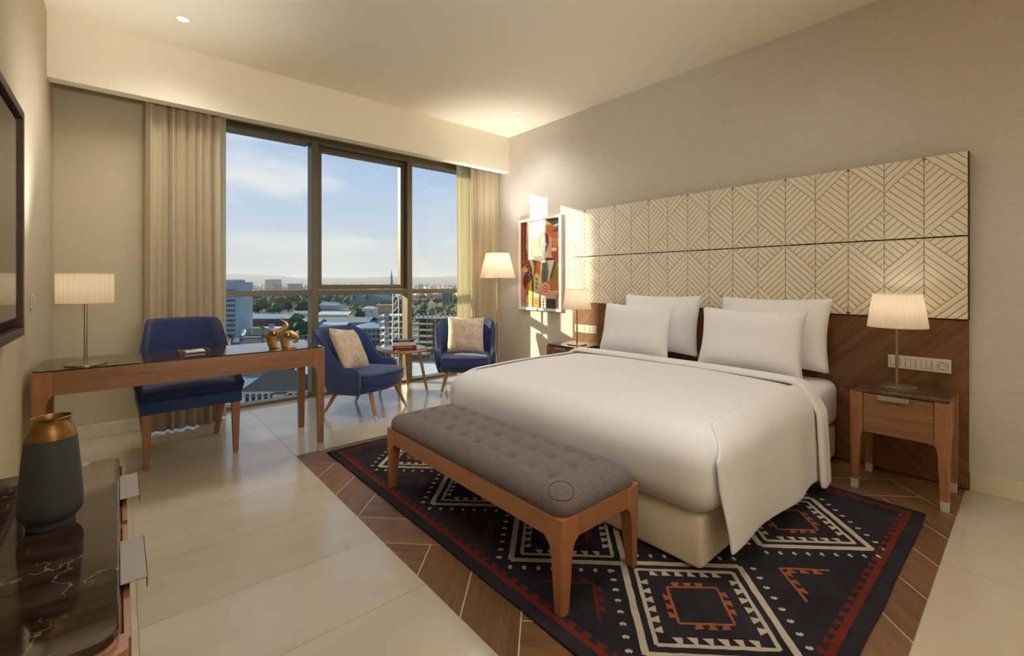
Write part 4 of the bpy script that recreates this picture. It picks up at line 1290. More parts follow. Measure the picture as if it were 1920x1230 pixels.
paint(poly([(.52, .47), (.86, .46), (.82, .56), (.74, .7), (.6, .74), (.52, .62)]), (214, 220, 220), .2)
paint(poly([(.58, .48), (.7, .47), (.73, .6), (.68, .76), (.58, .78), (.54, .64)]), (116, 112, 98), .7)
for k in range(5): paint(line(.57 + .025 * k, .5, .58 + .02 * k, .75, .004), (50, 48, 44), 0)
paint(poly([(.42, .47), (.5, .46), (.52, .6), (.48, .66), (.4, .64)]), (208, 100, 44)); paint(poly([(.36, .52), (.42, .5), (.4, .66), (.33, .66)]), (120, 96, 70))
paint(poly([(.84, .5), (1, .52), (1, .7), (.8, .7), (.74, .68)]), (150, 124, 66), .6)
for k in range(6): paint(poly([(.76 + .02 * k, .66 - .03 * k), (.79 + .02 * k, .63 - .03 * k), (.8 + .02 * k, .67 - .03 * k)]), (52, 46, 36), 0)
paint(poly([(.55, .72), (.8, .68), (1, .7), (1, .8), (.8, .8), (.62, .76)]), (196, 120, 56), .4)
paint(ell(.2, .7, .14, .12), (92, 38, 30)); paint(poly([(.04, .56), (.09, .53), (.12, .56), (.16, .53), (.19, .56), (.23, .53), (.26, .57), (.04, .58)]), (220, 176, 70))
paint(poly([(.18, .55), (.3, .54), (.31, .68), (.19, .7)]), (48, 28, 26))
for k in range(7): paint(ell(.21 + .025 * (k % 3), .565 + .018 * k, .016, .009), (226, 130, 124), .1)
paint(poly([(.12, .8), (.22, .68), (.2, .9), (.13, .9)]), (190, 96, 44)); paint(poly([(.16, .86), (.22, .86), (.22, 1), (.16, 1)]), (236, 170, 130))
paint(poly([(.22, .72), (.29, .66), (.3, .84), (.27, 1), (.21, 1)]), (222, 190, 76)); paint(poly([(.31, .7), (.35, .72), (.34, 1), (.29, 1)]), (56, 60, 52), .8)
paint(poly([(.36, .62), (.44, .6), (.52, .66), (.54, .86), (.46, .9), (.34, .84)]), (228, 206, 146), .2)
for k in range(3): paint(line(.39, .66 + .05 * k, .46, .68 + .05 * k, .008), (60, 50, 40), 0); paint(line(.45, .65 + .05 * k, .4, .7 + .05 * k, .006), (60, 50, 40), 0)
paint(poly([(.34, .84), (.54, .78), (.8, .84), (1, .8), (1, .88), (.7, .9), (.46, .9)]), (226, 176, 150), .3)
for r_, c_ in ((.12, (226, 150, 136)), (.095, (244, 208, 190)), (.07, (214, 92, 88)), (.045, (244, 200, 184)), (.022, (206, 80, 78))): paint(ell(.65, .78, r_, r_ / 1.55), c_, .15)
paint(rect(.34, .5, .88, 1), (214, 132, 46)); paint(rect(.38, .45, .91, .96), (90, 64, 40)); paint(rect(.395, .435, .92, .95), (226, 150, 60))
paint(rect(.5, .9, .89, 1), (58, 74, 64), .6)
for k in range(3):
    for j in range(2): x_, y_ = .55 + .09 * j, .91 + .035 * k; paint(poly([(x_, y_ - .022), (x_ + .035, y_), (x_, y_ + .022), (x_ - .035, y_)]), (240, 232, 216), .1)
paint(rect(.9, 1, .84, 1), (196, 132, 122))
for k in range(9):
    y_ = .05 + .05 * k
    paint(line(.05 + .02 * (k % 2), y_, .09, y_ + .02, .006), (206, 126, 74), 0); paint(line(.09, y_ + .02, .05, y_ + .035, .005), (206, 126, 74), 0)
for k in range(4): paint(line(.14, .36 + .045 * k, .19, .37 + .045 * k, .005), (214, 120, 64), 0)
paint(line(.07, .93, .13, .93, .006), (90, 40, 46), 0)
pv, pf = [], []
cw_, ch_ = 2 * (hw_ - .03), 2 * (hh_ - .03)
for i in range(NV + 1):
    for j in range(NU + 1): pv.append((-.014, cw_ / 2 - cw_ * j / NU, ch_ / 2 - ch_ * i / NV))
for i in range(NV):
    for j in range(NU): a = i * (NU + 1) + j; pf.append((a, a + NU + 1, a + NU + 2, a + 1))
me = bpy.data.meshes.new('painted_print'); me.from_pydata(pv, [], pf)
ca = me.color_attributes.new('paint', 'FLOAT_COLOR', 'CORNER')
fl = np.ones((NV * NU, 4, 4)); fl[:, :, :3] = img.reshape(-1, 1, 3)
ca.data.foreach_set('color', fl.ravel())
am, an_, al, ab = newmat('painted_print')
at_ = N(an_, 'ShaderNodeVertexColor'); at_.layer_name = 'paint'
al.new(at_.outputs[0], ab.inputs['Base Color']); ab.inputs['Roughness'].default_value = .35
me.materials.append(am); lnk(me, 'painted_print', art)
G().box((-.012, -hw_ + .02, -hh_ + .02), (-.002, hw_ - .02, hh_ - .02)).obj('backing', FR_W, art, False)

# ================================================================== curtains
def curtain(name, x0, x1, y0, amp, folds, mat, label, z0=.012, z1=2.99, group=None, seed=0, th=.003):
    n, m = folds * 14, 16; P = []
    for k in range(m + 1):
        q = k / m; z = z0 + (z1 - z0) * q; row = []
        for i in range(n + 1):
            t = i / n
            ph = 2 * PI * folds * (t + .018 * math.sin(t * 17 + seed) + .010 * math.sin(q * 2.5 + seed + t * 6)) + seed
            a = amp * (.72 + .28 * math.sin(t * 23 + seed * 2)) * (1 - .15 * q)
            x = x0 + (x1 - x0) * t + .25 * amp * math.sin(2 * ph) * .5
            row.append((x, y0 + a * math.sin(ph) + .008 * math.sin(q * 5 + t * 9 + seed), z))
        P.append(row)
    o = G().grid(P).obj(name, mat, None, auto=False)
    md = o.modifiers.new('cloth', 'SOLIDIFY'); md.thickness = th; md.offset = 0
    return tag(o, label, 'curtain', group)
curtain('curtain', .155, .665, 4.57, .066, 8, CURT, 'floor length beige curtain gathered beside the desk chair', seed=.6)
curtain('curtain', 3.285, 3.705, 4.56, .056, 8, CURT, 'floor length beige curtain gathered behind the floor lamp', seed=2.1)
curtain('sheer_curtain', .52, .718, 4.72, .02, 8, SHEER, 'narrow gathered sheer voile curtain beside the office tower view', seed=1.2, th=.0008)
curtain('sheer_curtain', 3.185, 3.70, 4.72, .022, 15, SHEER, 'narrow gathered sheer voile curtain glowing in sun by the floor lamp', seed=3.4, th=.0008)

# ================================================================== small things
vz = thing('vase', 'tall charcoal ceramic vase with bronze neck on the dark marble console', 'vase', (-.117, 1.462, CZ + .0005))
vb = [(.001, 0), (.040, 0), (.041, .004), (.041, .014), (.046, .018), (.0525, .028), (.0545, .04), (.0535, .07), (.050, .12), (.046, .17), (.0435, .197)]
G().lathe(vb, 48, cap1=False).obj('body', VASE_M, vz)
G().lathe([(.0435, .197), (.0425, .204), (.037, .216), (.0335, .226), (.0325, .234), (.0338, .241), (.0352, .243), (.034, .2435), (.031, .238), (.030, .225), (.03, .12), (.001, .118)], 48, cap0=False).obj('neck', BRONZE, vz)
# elephants
def figurine(name, outline, label, rz, loc, th, ears, extra=None, mat=GOLD):
    t = thing(name, label, 'figurine', loc, rz, 'gilded elephant figurines')
    K = .000304
    pts = [((x - 640) * K, (880 - y) * K) for x, y in outline]
    # smooth the outline
    sm = []
    m = len(pts)
    for i in range(m):
        p0, p1, p2, p3 = [Vector(pts[(i + d) % m]) for d in (-1, 0, 1, 2)]
        for k in range(3):
            u = k / 3
            sm.append(tuple(.5 * ((2 * p1) + (p2 - p0) * u + (2 * p0 - 5 * p1 + 4 * p2 - p3) * u * u + (3 * p1 - p0 - 3 * p2 + p3) * u ** 3)))
    bm = bmesh.new()
    f = bm.faces.new([bm.verts.new((x, -th / 2, max(0, z))) for x, z in sm])
    ex = bmesh.ops.extrude_face_region(bm, geom=[f])
    bmesh.ops.translate(bm, verts=[v for v in ex['geom'] if isinstance(v, bmesh.types.BMVert)], vec=(0, th, 0))
    bmesh.ops.recalc_face_normals(bm, faces=bm.faces)
    eds = [e for e in bm.edges if len(e.link_faces) == 2 and any(len(q.verts) > 8 for q in e.link_faces)]
    bmesh.ops.bevel(bm, geom=eds, offset=min(.007, th * .3), segments=3, profile=.5, affect='EDGES', clamp_overlap=True)
    bmesh.ops.triangulate(bm, faces=[q for q in bm.faces if len(q.verts) > 4])
    me = bpy.data.meshes.new('body'); bm.to_mesh(me); bm.free(); me.materials.append(mat)
    me.polygons.foreach_set('use_smooth', [True] * len(me.polygons)); sharpen(me, 50)
    lnk(me, 'body', t)
    for ex_, ey, er in ears:
        x, z = (ex_ - 640) * K, (880 - ey) * K
        e = G().tube([(x + er * K * math.cos(a), -th / 2 - .0005, z + er * K * math.sin(a)) for a in [PI * .75 + 1.6 * PI * k / 24 for k in range(25)]], .0022, 8).obj('ear_rim', GOLD_D, t)
        M = Matrix.Translation((x, -th / 2 + .001, z)) @ Matrix.Scale(.35, 4, (0, 1, 0))
        g_ = G(); g_.lathe([(.001, .012), (er * K * .5, .0105), (er * K * .85, .006), (er * K * .98, 0)], 20, M=Matrix.Translation((x, -th / 2 + .002, z)) @ Matrix.Rotation(PR, 4, 'X') @ Matrix.Scale(.45, 4, (0, 0, 1)), cap0=True, cap1=False)
        g_.obj('ear', mat, t)
    return t
eL = [(405, 880), (372, 830), (345, 760), (334, 660), (350, 550), (392, 470), (450, 452), (560, 440), (640, 402), (690, 352), (692, 315), (655, 268), (592, 238), (598, 208), (655, 180), (682, 182), (668, 205), (640, 232), (700, 268), (755, 308), (782, 370), (768, 430), (712, 490), (632, 545), (566, 598), (532, 660), (526, 730), (552, 800), (606, 880)]
eR = [(655, 880), (622, 800), (606, 720), (610, 640), (645, 560), (700, 508), (780, 486), (850, 482), (895, 520), (950, 558), (990, 620), (994, 680), (972, 740), (930, 768), (885, 766), (862, 735), (872, 705), (900, 700), (912, 722), (925, 700), (915, 665), (875, 648), (825, 658), (792, 700), (790, 770), (830, 830), (850, 850), (915, 862), (925, 880)]
figurine('elephant_figurine', eL, 'gilded elephant figurine with raised curling trunk on the desk', -.248, (.86, 3.452, DZ + .0005), .055, [(470, 535, 66)])
figurine('elephant_figurine', eR, 'gilded elephant figurine with trunk rolled into a spiral on the desk', -.248, (.853, 3.425, DZ + .0005), .042, [(762, 585, 66)])
# notepad tray
npd = thing('notepad_tray', 'small dark wooden notepad tray on the desk in front of the desk chair', 'tray', (.365, 3.60, DZ + .0005), .06)
G().box((-.085, -.06, 0), (.085, .06, .006)).box((-.085, -.06, .006), (-.058, .06, .018)).box((.072, -.06, .006), (.085, .06, .018)).obj('tray_base', FRAMEWOOD, npd, False, bevel=.001)
nt_ = thing('notepad', 'white paper notepad lying in the wooden tray on the desk', 'notepad', (.372, 3.60, DZ + .0068), .06)
G().box((-.055, -.05, 0), (.05, .05, .008)).obj('paper_block', PAPER, nt_, False)
pen = thing('pen', 'slim grey pen lying across the white notepad on the desk', 'pen', (.372, 3.59, DZ + .0152), .06)
G().cyl((-.06, -.012, .0035), (.05, .03, .0035), .0035, n=10).obj('barrel', STEEL, pen); G().cyl((.05, .03, .0035), (.058, .033, .0035), .0034, .001, n=10).obj('tip', BLACK, pen)

# ================================================================== the city outside, about eleven floors below
ZG = -35.0
cY, sY = math.cos(YAW), math.sin(YAW)
def ext(px, d):
    a = (px - 960) / F_PX
    return (cY * a + sY) * d, (-sY * a + cY) * d
def zat(py, d): return EYE + (HY - py) / F_PX * d
def dground(py): return F_PX * (EYE - ZG) / (py - HY)
def pxm(n, d): return n / F_PX * d
def emat(name, col, rough=.85, var=.12, vs=.15): return plain(name, srgb(*col), rough, var=var, vscale=vs)
GRD = emat('city_ground', (108, 110, 96), .95, .35, .012)
E_WHITE = emat('white_render', (214, 214, 208)); E_GREY = emat('concrete_grey', (150, 152, 148)); E_DARK = emat('dark_window', (40, 52, 60), .3)
E_BLUE = emat('blue_metal_roof', (152, 178, 190), .5); E_PALE = emat('pale_metal_roof', (206, 212, 208), .5); E_BRICK = emat('brick_wall', (120, 84, 76)); E_CREAM = emat('cream_wall', (206, 192, 156))
E_SLATE = emat('dark_slate_roof', (62, 68, 68)); E_BROWN = emat('brown_roof', (88, 78, 66)); E_GREEN = emat('copper_green_roof', (72, 150, 128)); E_STONE = emat('grey_stone', (120, 120, 112)); E_LAV = emat('lavender_roof', (186, 186, 206), .5)
E_STONE2 = emat('raw_block_wall', (84, 84, 78)); E_TERR = emat('terracotta', (186, 142, 116)); E_PINK = emat('pinkish_wall', (190, 168, 168)); E_STEEL = emat('white_steel', (216, 214, 206), .5); E_OCHRE = emat('ochre_wall', (200, 160, 100)); E_TOWER = emat('tower_cladding', (164, 176, 184)); E_GREENGLASS = emat('green_glass', (88, 122, 120), .25)
gnd = G().box((-9000, 60, ZG - 5), (16000, 16000, ZG)).obj('city_ground', GRD, smooth=False); struct(gnd)
def house(name, label, cat, px, d, rz=0.0, group=None):
    x, y = ext(px, d)
    return thing(name, label, cat, (x, y, ZG), -YAW + rz, group)
def wall_box(t, w, dp, h, mat, name='walls', x0=None, z0=0):
    x0 = -w / 2 if x0 is None else x0
    return G().box((x0, 0, z0), (x0 + w, dp, z0 + h)).obj(name, mat, t, False)
def gable(t, w, dp, z, rise, mat, ov=.4, name='roof', ridge='x', x0=None):
    x0 = -w / 2 if x0 is None else x0
    if ridge == 'x':
        pr = [(-ov, z), (dp / 2, z + rise), (dp + ov, z), (dp + ov, z + .25), (dp / 2, z + rise + .3), (-ov, z + .25)]
        g = G().loft([[(x0 - ov, p, q) for p, q in pr], [(x0 + w + ov, p, q) for p, q in pr]])
    else:
        pr = [(x0 - ov, z), (x0 + w / 2, z + rise), (x0 + w + ov, z), (x0 + w + ov, z + .25), (x0 + w / 2, z + rise + .3), (x0 - ov, z + .25)]
        g = G().loft([[(p, -ov, q) for p, q in pr], [(p, dp + ov, q) for p, q in pr]])
    return g.obj(name, mat, t, False)
def hip(t, w, dp, z, rise, mat, ov=.6, name='roof', x0=None, y0=0):
    x0 = -w / 2 if x0 is None else x0
    a, b, c, e = x0 - ov, x0 + w + ov, y0 - ov, y0 + dp + ov
    k = min(w, dp) / 2
    v = [(a, c, z), (b, c, z), (b, e, z), (a, e, z), (a + k, (c + e) / 2, z + rise), (b - k, (c + e) / 2, z + rise)]
    return G().add(v, [(0, 1, 5, 4), (1, 2, 5), (2, 3, 4, 5), (3, 0, 4), (3, 2, 1, 0)]).obj(name, mat, t, False)
def windows(t, xs, zs, w, h, mat=E_DARK, y=-.06, name='window'):
    me = G().box((-w / 2, 0, 0), (w / 2, .1, h)).mesh(name, mat, False)
    for z in zs:
        for x in xs: lnk(me, name, t, (x, y, z))
# office tower beside the curtain
D = 300; t = house('office_tower', 'tall pale blue office tower with rows of small windows next to the curtain', 'building', 434, D)
tw = 19.0; x1 = pxm(448 - 434, D); x0 = x1 - tw; th = zat(529, D) - ZG
wall_box(t, tw, 16, th, E_TOWER, 'walls', x0)
G().box((x0, -.12, th - 3.4), (x1 - 2.6, .0, th + .6)).box((x0 + 2, 3, th), (x1 - 3, 12, th + 1.6)).obj('parapet', E_TOWER, t, False)
windows(t, [x1 - 3.2 - 1.62 * k for k in range(9)], [th - 6.4 - 3.28 * k for k in range(10)], 1.15, 1.5)
pm = G().box((-.12, -.25, 0), (.12, 0, th - 3.4)).mesh('pilaster', E_TOWER, False)
for k in range(10): lnk(pm, 'pilaster', t, (x1 - 2.4 - 1.62 * k, 0, 0))
# long warehouse with pale blue roof
D = dground(612); t = house('warehouse', 'long brick warehouse with pale blue metal roof behind the elephants', 'building', 500, D)
w_ = pxm(112, D); wall_box(t, w_, 16, 6.2, E_BRICK); gable(t, w_, 16, 6.2, 3.2, E_BLUE); windows(t, [-w_ / 2 + 3 + 3.0 * k for k in range(int(w_ / 3) - 1)], [2.2], 1.4, 1.6)
D = dground(603); t = house('warehouse', 'low cream warehouse with grey roof right of the brick warehouse', 'building', 568, dground(598), .1)
wall_box(t, pxm(44, D), 18, 5, E_CREAM); gable(t, pxm(44, D), 18, 5, 2.2, E_GREY)
# yards in front of it
D = dground(628); t = house('shed', 'low white shed with flat roof beside the satellite dish', 'building', 500, D); wall_box(t, pxm(54, D), 12, 4.2, E_CREAM); G().box((-pxm(28, D), -.5, 4.2), (pxm(28, D), 12.5, 4.6)).obj('roof', E_PALE, t, False)
D = dground(650)
cmesh = G().box((-1.2, 0, .12), (1.2, 6, 2.5)).mesh('shell', emat('container_blue', (96, 112, 138)), False)
fmesh = G().box((-1.22, -.03, 0), (1.22, .1, .14)).box((-1.22, -.03, 2.48), (1.22, .1, 2.6)).box((-1.22, -.03, .14), (-1.08, .1, 2.48)).box((1.08, -.03, .14), (1.22, .1, 2.48)).mesh('end_frame', E_GREY, False)
cx_, cy_ = ext(466, D)
for k in range(11):
    u_, h_ = (-8 + 2.55 * k, 0) if k < 7 else (-4 + 2.55 * (k - 7), 2.61)
    t = thing('shipping_container', 'blue grey shipping container ' + ('in the ground row below the satellite dish' if k < 7 else 'stacked on the ground row below the satellite dish'), 'container', (cx_ + u_ * cY, cy_ - u_ * sY, ZG + h_), -YAW, 'shipping containers below the dish')
    lnk(cmesh, 'shell', t); lnk(fmesh, 'end_frame', t)
D = dground(660); x, y = ext(459, D); ds = thing('satellite_dish', 'white satellite dish standing among the yards left of the elephants', 'dish', (x, y, ZG), -YAW - .5)
dz = zat(624, D) - ZG
G().lathe([(.01, 0), (1.0, .25), (1.7, .75), (1.72, .8), (1.0, .33), (.01, .08)], 24, M=Matrix.Translation((0, 0, dz)) @ Matrix.Rotation(PR * .75, 4, 'X')).obj('dish', E_STEEL, ds); G().cyl((0, .6, 0), (0, .4, dz), .18, .12).obj('mast', E_GREY, ds)
x, y = ext(509, dground(640)); bb = thing('billboard', 'small blue billboard on a post behind the elephants', 'billboard', (x, y, ZG), -YAW)
bz_ = zat(611, dground(640)) - ZG; G().box((-1.9, 0, bz_ - 1.3), (1.9, .2, bz_ + 1.3)).obj('board', emat('billboard_blue', (140, 172, 206)), bb, False); G().cyl((0, .1, 0), (0, .1, bz_), .2).obj('post', E_GREY, bb)
# colonial building with arcade
D = dground(583); t = house('arcaded_building', 'long white arcaded building with pale blue hipped roof', 'building', 617, D)
w_ = pxm(40, D); wall_box(t, w_, 11, 7.0, E_WHITE); hip(t, w_, 11, 7.0, 4.0, E_BLUE, .9)
windows(t, [-w_ / 2 + 1.6 + 2.2 * k for k in range(int(w_ / 2.2))], [.6], 1.1, 2.6); windows(t, [-w_ / 2 + 1.6 + 2.2 * k for k in range(int(w_ / 2.2))], [4.4], .9, 1.3)
for k in (-1, 0, 1): G().box((k * 5 - .4, 5, 10.2), (k * 5 + .4, 6, 12)).obj('chimney', E_WHITE, t, False)
# green roofed church with spire
D = 640; t = house('church', 'large church with copper green roofs and slender grey spire', 'church', 695, D)
wl_ = pxm(86, D); wall_box(t, wl_ * .9, 22, 10, E_STONE)
hroof = zat(549, D) - ZG
gable(t, wl_ * .92, 24, 10, hroof - 10, emat('blue_green_roof', (86, 128, 132)), .5)
for k in (-.36, -.08): gable(t, 7.5, 9, 9.5, hroof - 11.5, E_GREEN, .4, 'cross_gable', 'y', wl_ * k - 3.7); 
for k in range(9): G().box((-wl_ * .44 + k * 4.4, -.9, 0), (-wl_ * .44 + k * 4.4 + 1.0, 0, 8.5)).obj('buttress', E_STONE, t, False)
zt = zat(504, D) - ZG; sx_ = pxm(731 - 695, D)
G().box((sx_ - 2.4, 6, 0), (sx_ + 2.4, 10.8, zt - 26)).obj('spire_tower', E_STONE, t, False)
G().lathe([(2.6, zt - 26), (1.5, zt - 13), (.08, zt)], 8, M=Matrix.Translation((sx_, 8.4, 0))).obj('spire', emat('spire_slate', (116, 134, 138)), t, False)
# assorted mid-distance roofs
def block(px0, px1, pyt, pyb, dp, wallm, roofm, kind, name, label, rise=2.0, rz=0.0, wn_=None):
    D = dground(pyb); t = house(name, label, 'building', (px0 + px1) / 2, D, rz); w_ = pxm(px1 - px0, D); h = max(2.5, zat(pyt, D) - ZG)
    hh = h - (rise if kind != 'flat' else .4)
    wall_box(t, w_, dp, hh, wallm)
    if kind == 'hip': hip(t, w_, dp, hh, rise, roofm)
    elif kind == 'gable': gable(t, w_, dp, hh, rise, roofm)
    else: G().box((-w_ / 2 - .3, -.3, hh), (w_ / 2 + .3, dp + .3, hh + .4)).obj('roof', roofm, t, False)
    if wn_:
        nx, nz, ww, wh = wn_
        windows(t, [-w_ / 2 + w_ * (k + .5) / nx for k in range(nx)], [hh * (k + .3) / nz for k in range(nz)], ww, wh)
    return t
block(592, 652, 586, 600, 26, E_CREAM, E_PALE, 'gable', 'market_hall', 'wide cream market hall with pale roof under the arcaded building', 2.4, wn_=None)
block(560, 690, 598, 616, 30, E_GREY, emat('grey_green_roof', (140, 150, 142), .5), 'gable', 'market_hall', 'broad low hall with grey green metal roof above the armchair', 3.0, .05)
block(678, 702, 578, 600, 12, E_WHITE, E_WHITE, 'flat', 'white_block', 'white flat roofed block with two small windows beside the round tree', wn_=(2, 2, 1.2, 1.5))
block(684, 697, 575, 597, 8, E_WHITE, E_WHITE, 'flat', 'white_penthouse', 'small white upper block behind the flat roofed white block')
block(704, 737, 572, 590, 14, E_OCHRE, E_OCHRE, 'flat', 'ochre_block', 'ochre yellow block lit by sun behind the building site', wn_=(6, 2, .8, 1.2))
t = block(662, 722, 607, 646, 18, emat('worn_facade', (146, 142, 130)), E_BLUE, 'hip', 'apartment_block', 'worn grey apartment block with balconies and blue hipped roof', 2.5, .12, (7, 3, 1.3, 1.5))
for k in range(3): G().box((-9, -1.1, 2.4 + 3.1 * k), (9, 0, 3.3 + 3.1 * k)).obj('balcony', E_GREY, t, False)
block(598, 645, 607, 632, 16, E_WHITE, E_LAV, 'gable', 'pavilion', 'pavilion with pale lavender metal roof behind the armchair', 2.5, -.05)
block(562, 600, 600, 622, 12, E_GREY, E_BLUE, 'gable', 'lean_shed', 'small shed with pale blue roof between the elephants and armchair', 1.5)
block(757, 838, 690, 728, 14, E_WHITE, E_PALE, 'gable', 'white_villa', 'white villa with pale roof below the building site', 3.0, -.2, (9, 2, 1.1, 1.5))
block(670, 745, 712, 738, 10, E_GREY, E_BROWN, 'gable', 'row_house', 'low row house with brown roof below the side table', 2.5, .15, (6, 1, 1.1, 1.4))
block(446, 505, 684, 704, 10, E_GREY, E_PALE, 'gable', 'terrace_house', 'house with pale metal roof seen under the desk top', 2.0, .25)
block(445, 500, 703, 726, 10, E_GREY, E_BROWN, 'hip', 'terrace_house', 'house with brown hipped roof seen under the desk', 3.0, .1)
block(442, 478, 716, 742, 8, E_WHITE, E_PALE, 'gable', 'porch_house', 'small white house with pale roof left of the dark roofed house', 2.0, .4, (3, 1, 1.1, 1.4))
block(545, 600, 690, 722, 10, E_WHITE, E_BLUE, 'gable', 'porch_house', 'white house with blue roof right of the leafy tree under the desk', 2.2, -.2, (4, 1, 1.1, 1.4))
block(450, 590, 640, 668, 14, E_CREAM, E_BROWN, 'gable', 'depot', 'cream depot with brown roof hidden behind the desk', 3, .08)
# dark hipped house at the bottom
D = dground(762); t = house('hipped_house', 'white house with large dark slate hipped roof seen below the desk', 'house', 512, D, .06)
w_ = pxm(112, D); h_ = 4.6
wall_box(t, w_, 12, h_, E_WHITE); hip(t, w_, 12, h_, 5.0, E_SLATE, .7)
G().box((pxm(4, D), -1.6, 0), (pxm(24, D), 0, h_ - .7)).obj('porch', E_WHITE, t, False); G().box((pxm(3, D), -1.9, h_ - .7), (pxm(25, D), 0, h_ - .45)).obj('porch_roof', E_SLATE, t, False)
windows(t, [-w_ / 2 + 1.4 + 1.75 * k for k in range(10) if k != 6], [1.5], 1.0, 2.2)
G().box((-w_ / 2 - .2, -.15, 3.0), (w_ / 2 + .2, 0, 3.25)).obj('cornice', E_GREY, t, False)
# building site: open concrete floors
def site(px0, px1, pyt, D, floors, label, dp, rz, cols, bright):
    t = house('building_site', label, 'building', (px0 + px1) / 2, D, rz)
    w_ = pxm(px1 - px0, D); h = zat(pyt, D) - ZG; fh = h / floors
    sm = G().box((-w_ / 2, 0, 0), (w_ / 2, dp, .32)).mesh('floor_slab', bright, False)
    cm2 = G().box((-.25, 0, .32), (.25, .5, fh)).mesh('column', E_GREY, False)
    for k in range(floors + 1): lnk(sm, 'floor_slab', t, (0, 0, fh * k - .32 if k else 0))
    for k in range(floors):
        for c in range(cols): 
            lnk(cm2, 'column', t, (-w_ / 2 + .4 + (w_ - .8) * c / (cols - 1), .4, fh * k)); lnk(cm2, 'column', t, (-w_ / 2 + .4 + (w_ - .8) * c / (cols - 1), dp - 1.2, fh * k))
    G().box((-w_ / 2 + 2, dp * .5, 0), (w_ / 2 - 2, dp * .5 + .3, h - .4)).obj('inner_wall', E_STONE2, t, False)
    return t, w_, h, fh
t, w_, h_, fh_ = site(712, 762, 592, 212, 7, 'open concrete frame of a building site with white slab edges left of the window post', 14, .12, 5, E_WHITE)
G().box((-w_ / 2 + 2.2, .2, 0), (-w_ / 2 + 4.2, 2.2, h_ + 3)).obj('lift_core', E_GREY, t, False)
t, w_, h_, fh_ = site(768, 880, 597, 225, 6, 'wide unfinished concrete building with dark open floors right of the window post', 18, -.05, 8, E_GREY)
for k in range(14): G().box((-w_ / 2 + 1 + k * 2, 3 + (k * 37 % 9), h_), (-w_ / 2 + 1.9 + k * 2, 4 + (k * 37 % 9), h_ + 1.2 + (k * 13 % 4) * .5)).obj('roof_stub', E_CREAM if k % 2 else E_GREY, t, False)
sc_t = thing('scaffold', 'light steel scaffold standing on the open concrete frame', 'scaffold', (*ext(735, 208), ZG), -YAW)
pm = G().cyl((0, 0, 0), (0, 0, 16.5), .05, n=5).mesh('standard', E_STEEL); rm = G().cyl((-5, 0, 0), (5, 0, 0), .05, n=5).mesh('ledger', E_STEEL)
for k in range(7): lnk(pm, 'standard', sc_t, (-5 + 1.66 * k, 0, 0))
for k in range(8): lnk(rm, 'ledger', sc_t, (0, 0, 2 * k + 1.5))
# lattice mast
D = 170; ml = thing('lattice_mast', 'white steel lattice mast in front of the building site', 'mast', (*ext(742, D), ZG), -YAW + .3)
ht = zat(536, D) - ZG; hw2 = 1.35
for sx in (-1, 1):
    for sy in (-1, 1): G().cyl((sx * hw2, sy * hw2, 0), (sx * hw2 * .75, sy * hw2 * .75, ht), .17, .14, 6).obj('leg', E_STEEL, ml)
nb_ = 14
for k in range(nb_):
    z0, z1 = ht * k / nb_, ht * (k + 1) / nb_; a, b = hw2 * (1 - .25 * k / nb_), hw2 * (1 - .25 * (k + 1) / nb_)
    for s in (-1, 1):
        G().cyl((-a, s * a, z0), (b, s * b, z1), .075, n=5).cyl((a, s * a, z0), (-b, s * b, z1), .075, n=5).obj('brace', E_STEEL, ml)
        G().cyl((s * a, -a, z0), (s * b, b, z1), .075, n=5).cyl((s * a, a, z0), (s * b, -b, z1), .075, n=5).obj('brace', E_STEEL, ml)
# street lamps among the trees
def street_lamp(px, pyt, pyb):
    D = dground(pyb); t = thing('street_lamp', 'tall double armed street lamp in front of the dark tree belt', 'street lamp', (*ext(px, D), ZG), -YAW, 'street lamps by the tree belt'); h = zat(pyt, D) - ZG
    G().cyl((0, 0, 0), (0, 0, h), .2, .12, 8).obj('pole', E_STEEL, t); G().box((-2.2, -.2, h - .1), (2.2, .2, h + .15)).obj('arm', E_STEEL, t, False)
street_lamp(461, 570, 592); street_lamp(467, 576, 594)
# trees
FOL = [plain('foliage_dark', srgb(58, 76, 50), .95, var=.45, vscale=.9), plain('foliage_mid', srgb(84, 100, 58), .95, var=.4, vscale=.9), plain('foliage_olive', srgb(72, 84, 58), .95, var=.4, vscale=.9)]
BARK = plain('bark', srgb(84, 70, 56), .95)
def crown(seed, r, h, mat, n=9, sub=2):
    rnd_ = random.Random(seed); bm = bmesh.new()
    for k in range(n):
        a = rnd_.uniform(0, 2 * PI); q = rnd_.uniform(0, .62) * r; rr = r * rnd_.uniform(.42, .62)
        c = Vector((q * math.cos(a), q * math.sin(a), h * rnd_.uniform(.42, .82)))
        res = bmesh.ops.create_icosphere(bm, subdivisions=sub, radius=1)
        for v in res['verts']:
            p = v.co.copy(); f = 1 + .38 * noise.noise(p * 2.6 + Vector((k, seed, 0))) + .2 * noise.noise(p * 6 + Vector((seed, k, 3)))
            v.co = c + Vector((p.x * rr, p.y * rr, p.z * rr * .8)) * f
    me = bpy.data.meshes.new('foliage'); bm.to_mesh(me); bm.free(); me.materials.append(mat); return me
crowns = [crown(k + 1, 6, 11, FOL[k % 3]) for k in range(5)]
trunk = G().cyl((0, 0, 0), (0, 0, 7), .45, .3, 7).mesh('trunk', BARK)
def tree(px, d, s, k, label, group):
    t = thing('tree', label, 'tree', (*ext(px, d), ZG), random.uniform(0, 6), group); t.scale = (s, s, s * random.uniform(.9, 1.15))
    lnk(crowns[k % 5], 'foliage', t); lnk(trunk, 'trunk', t)
    return t
rt = random.Random(11)
placed = []
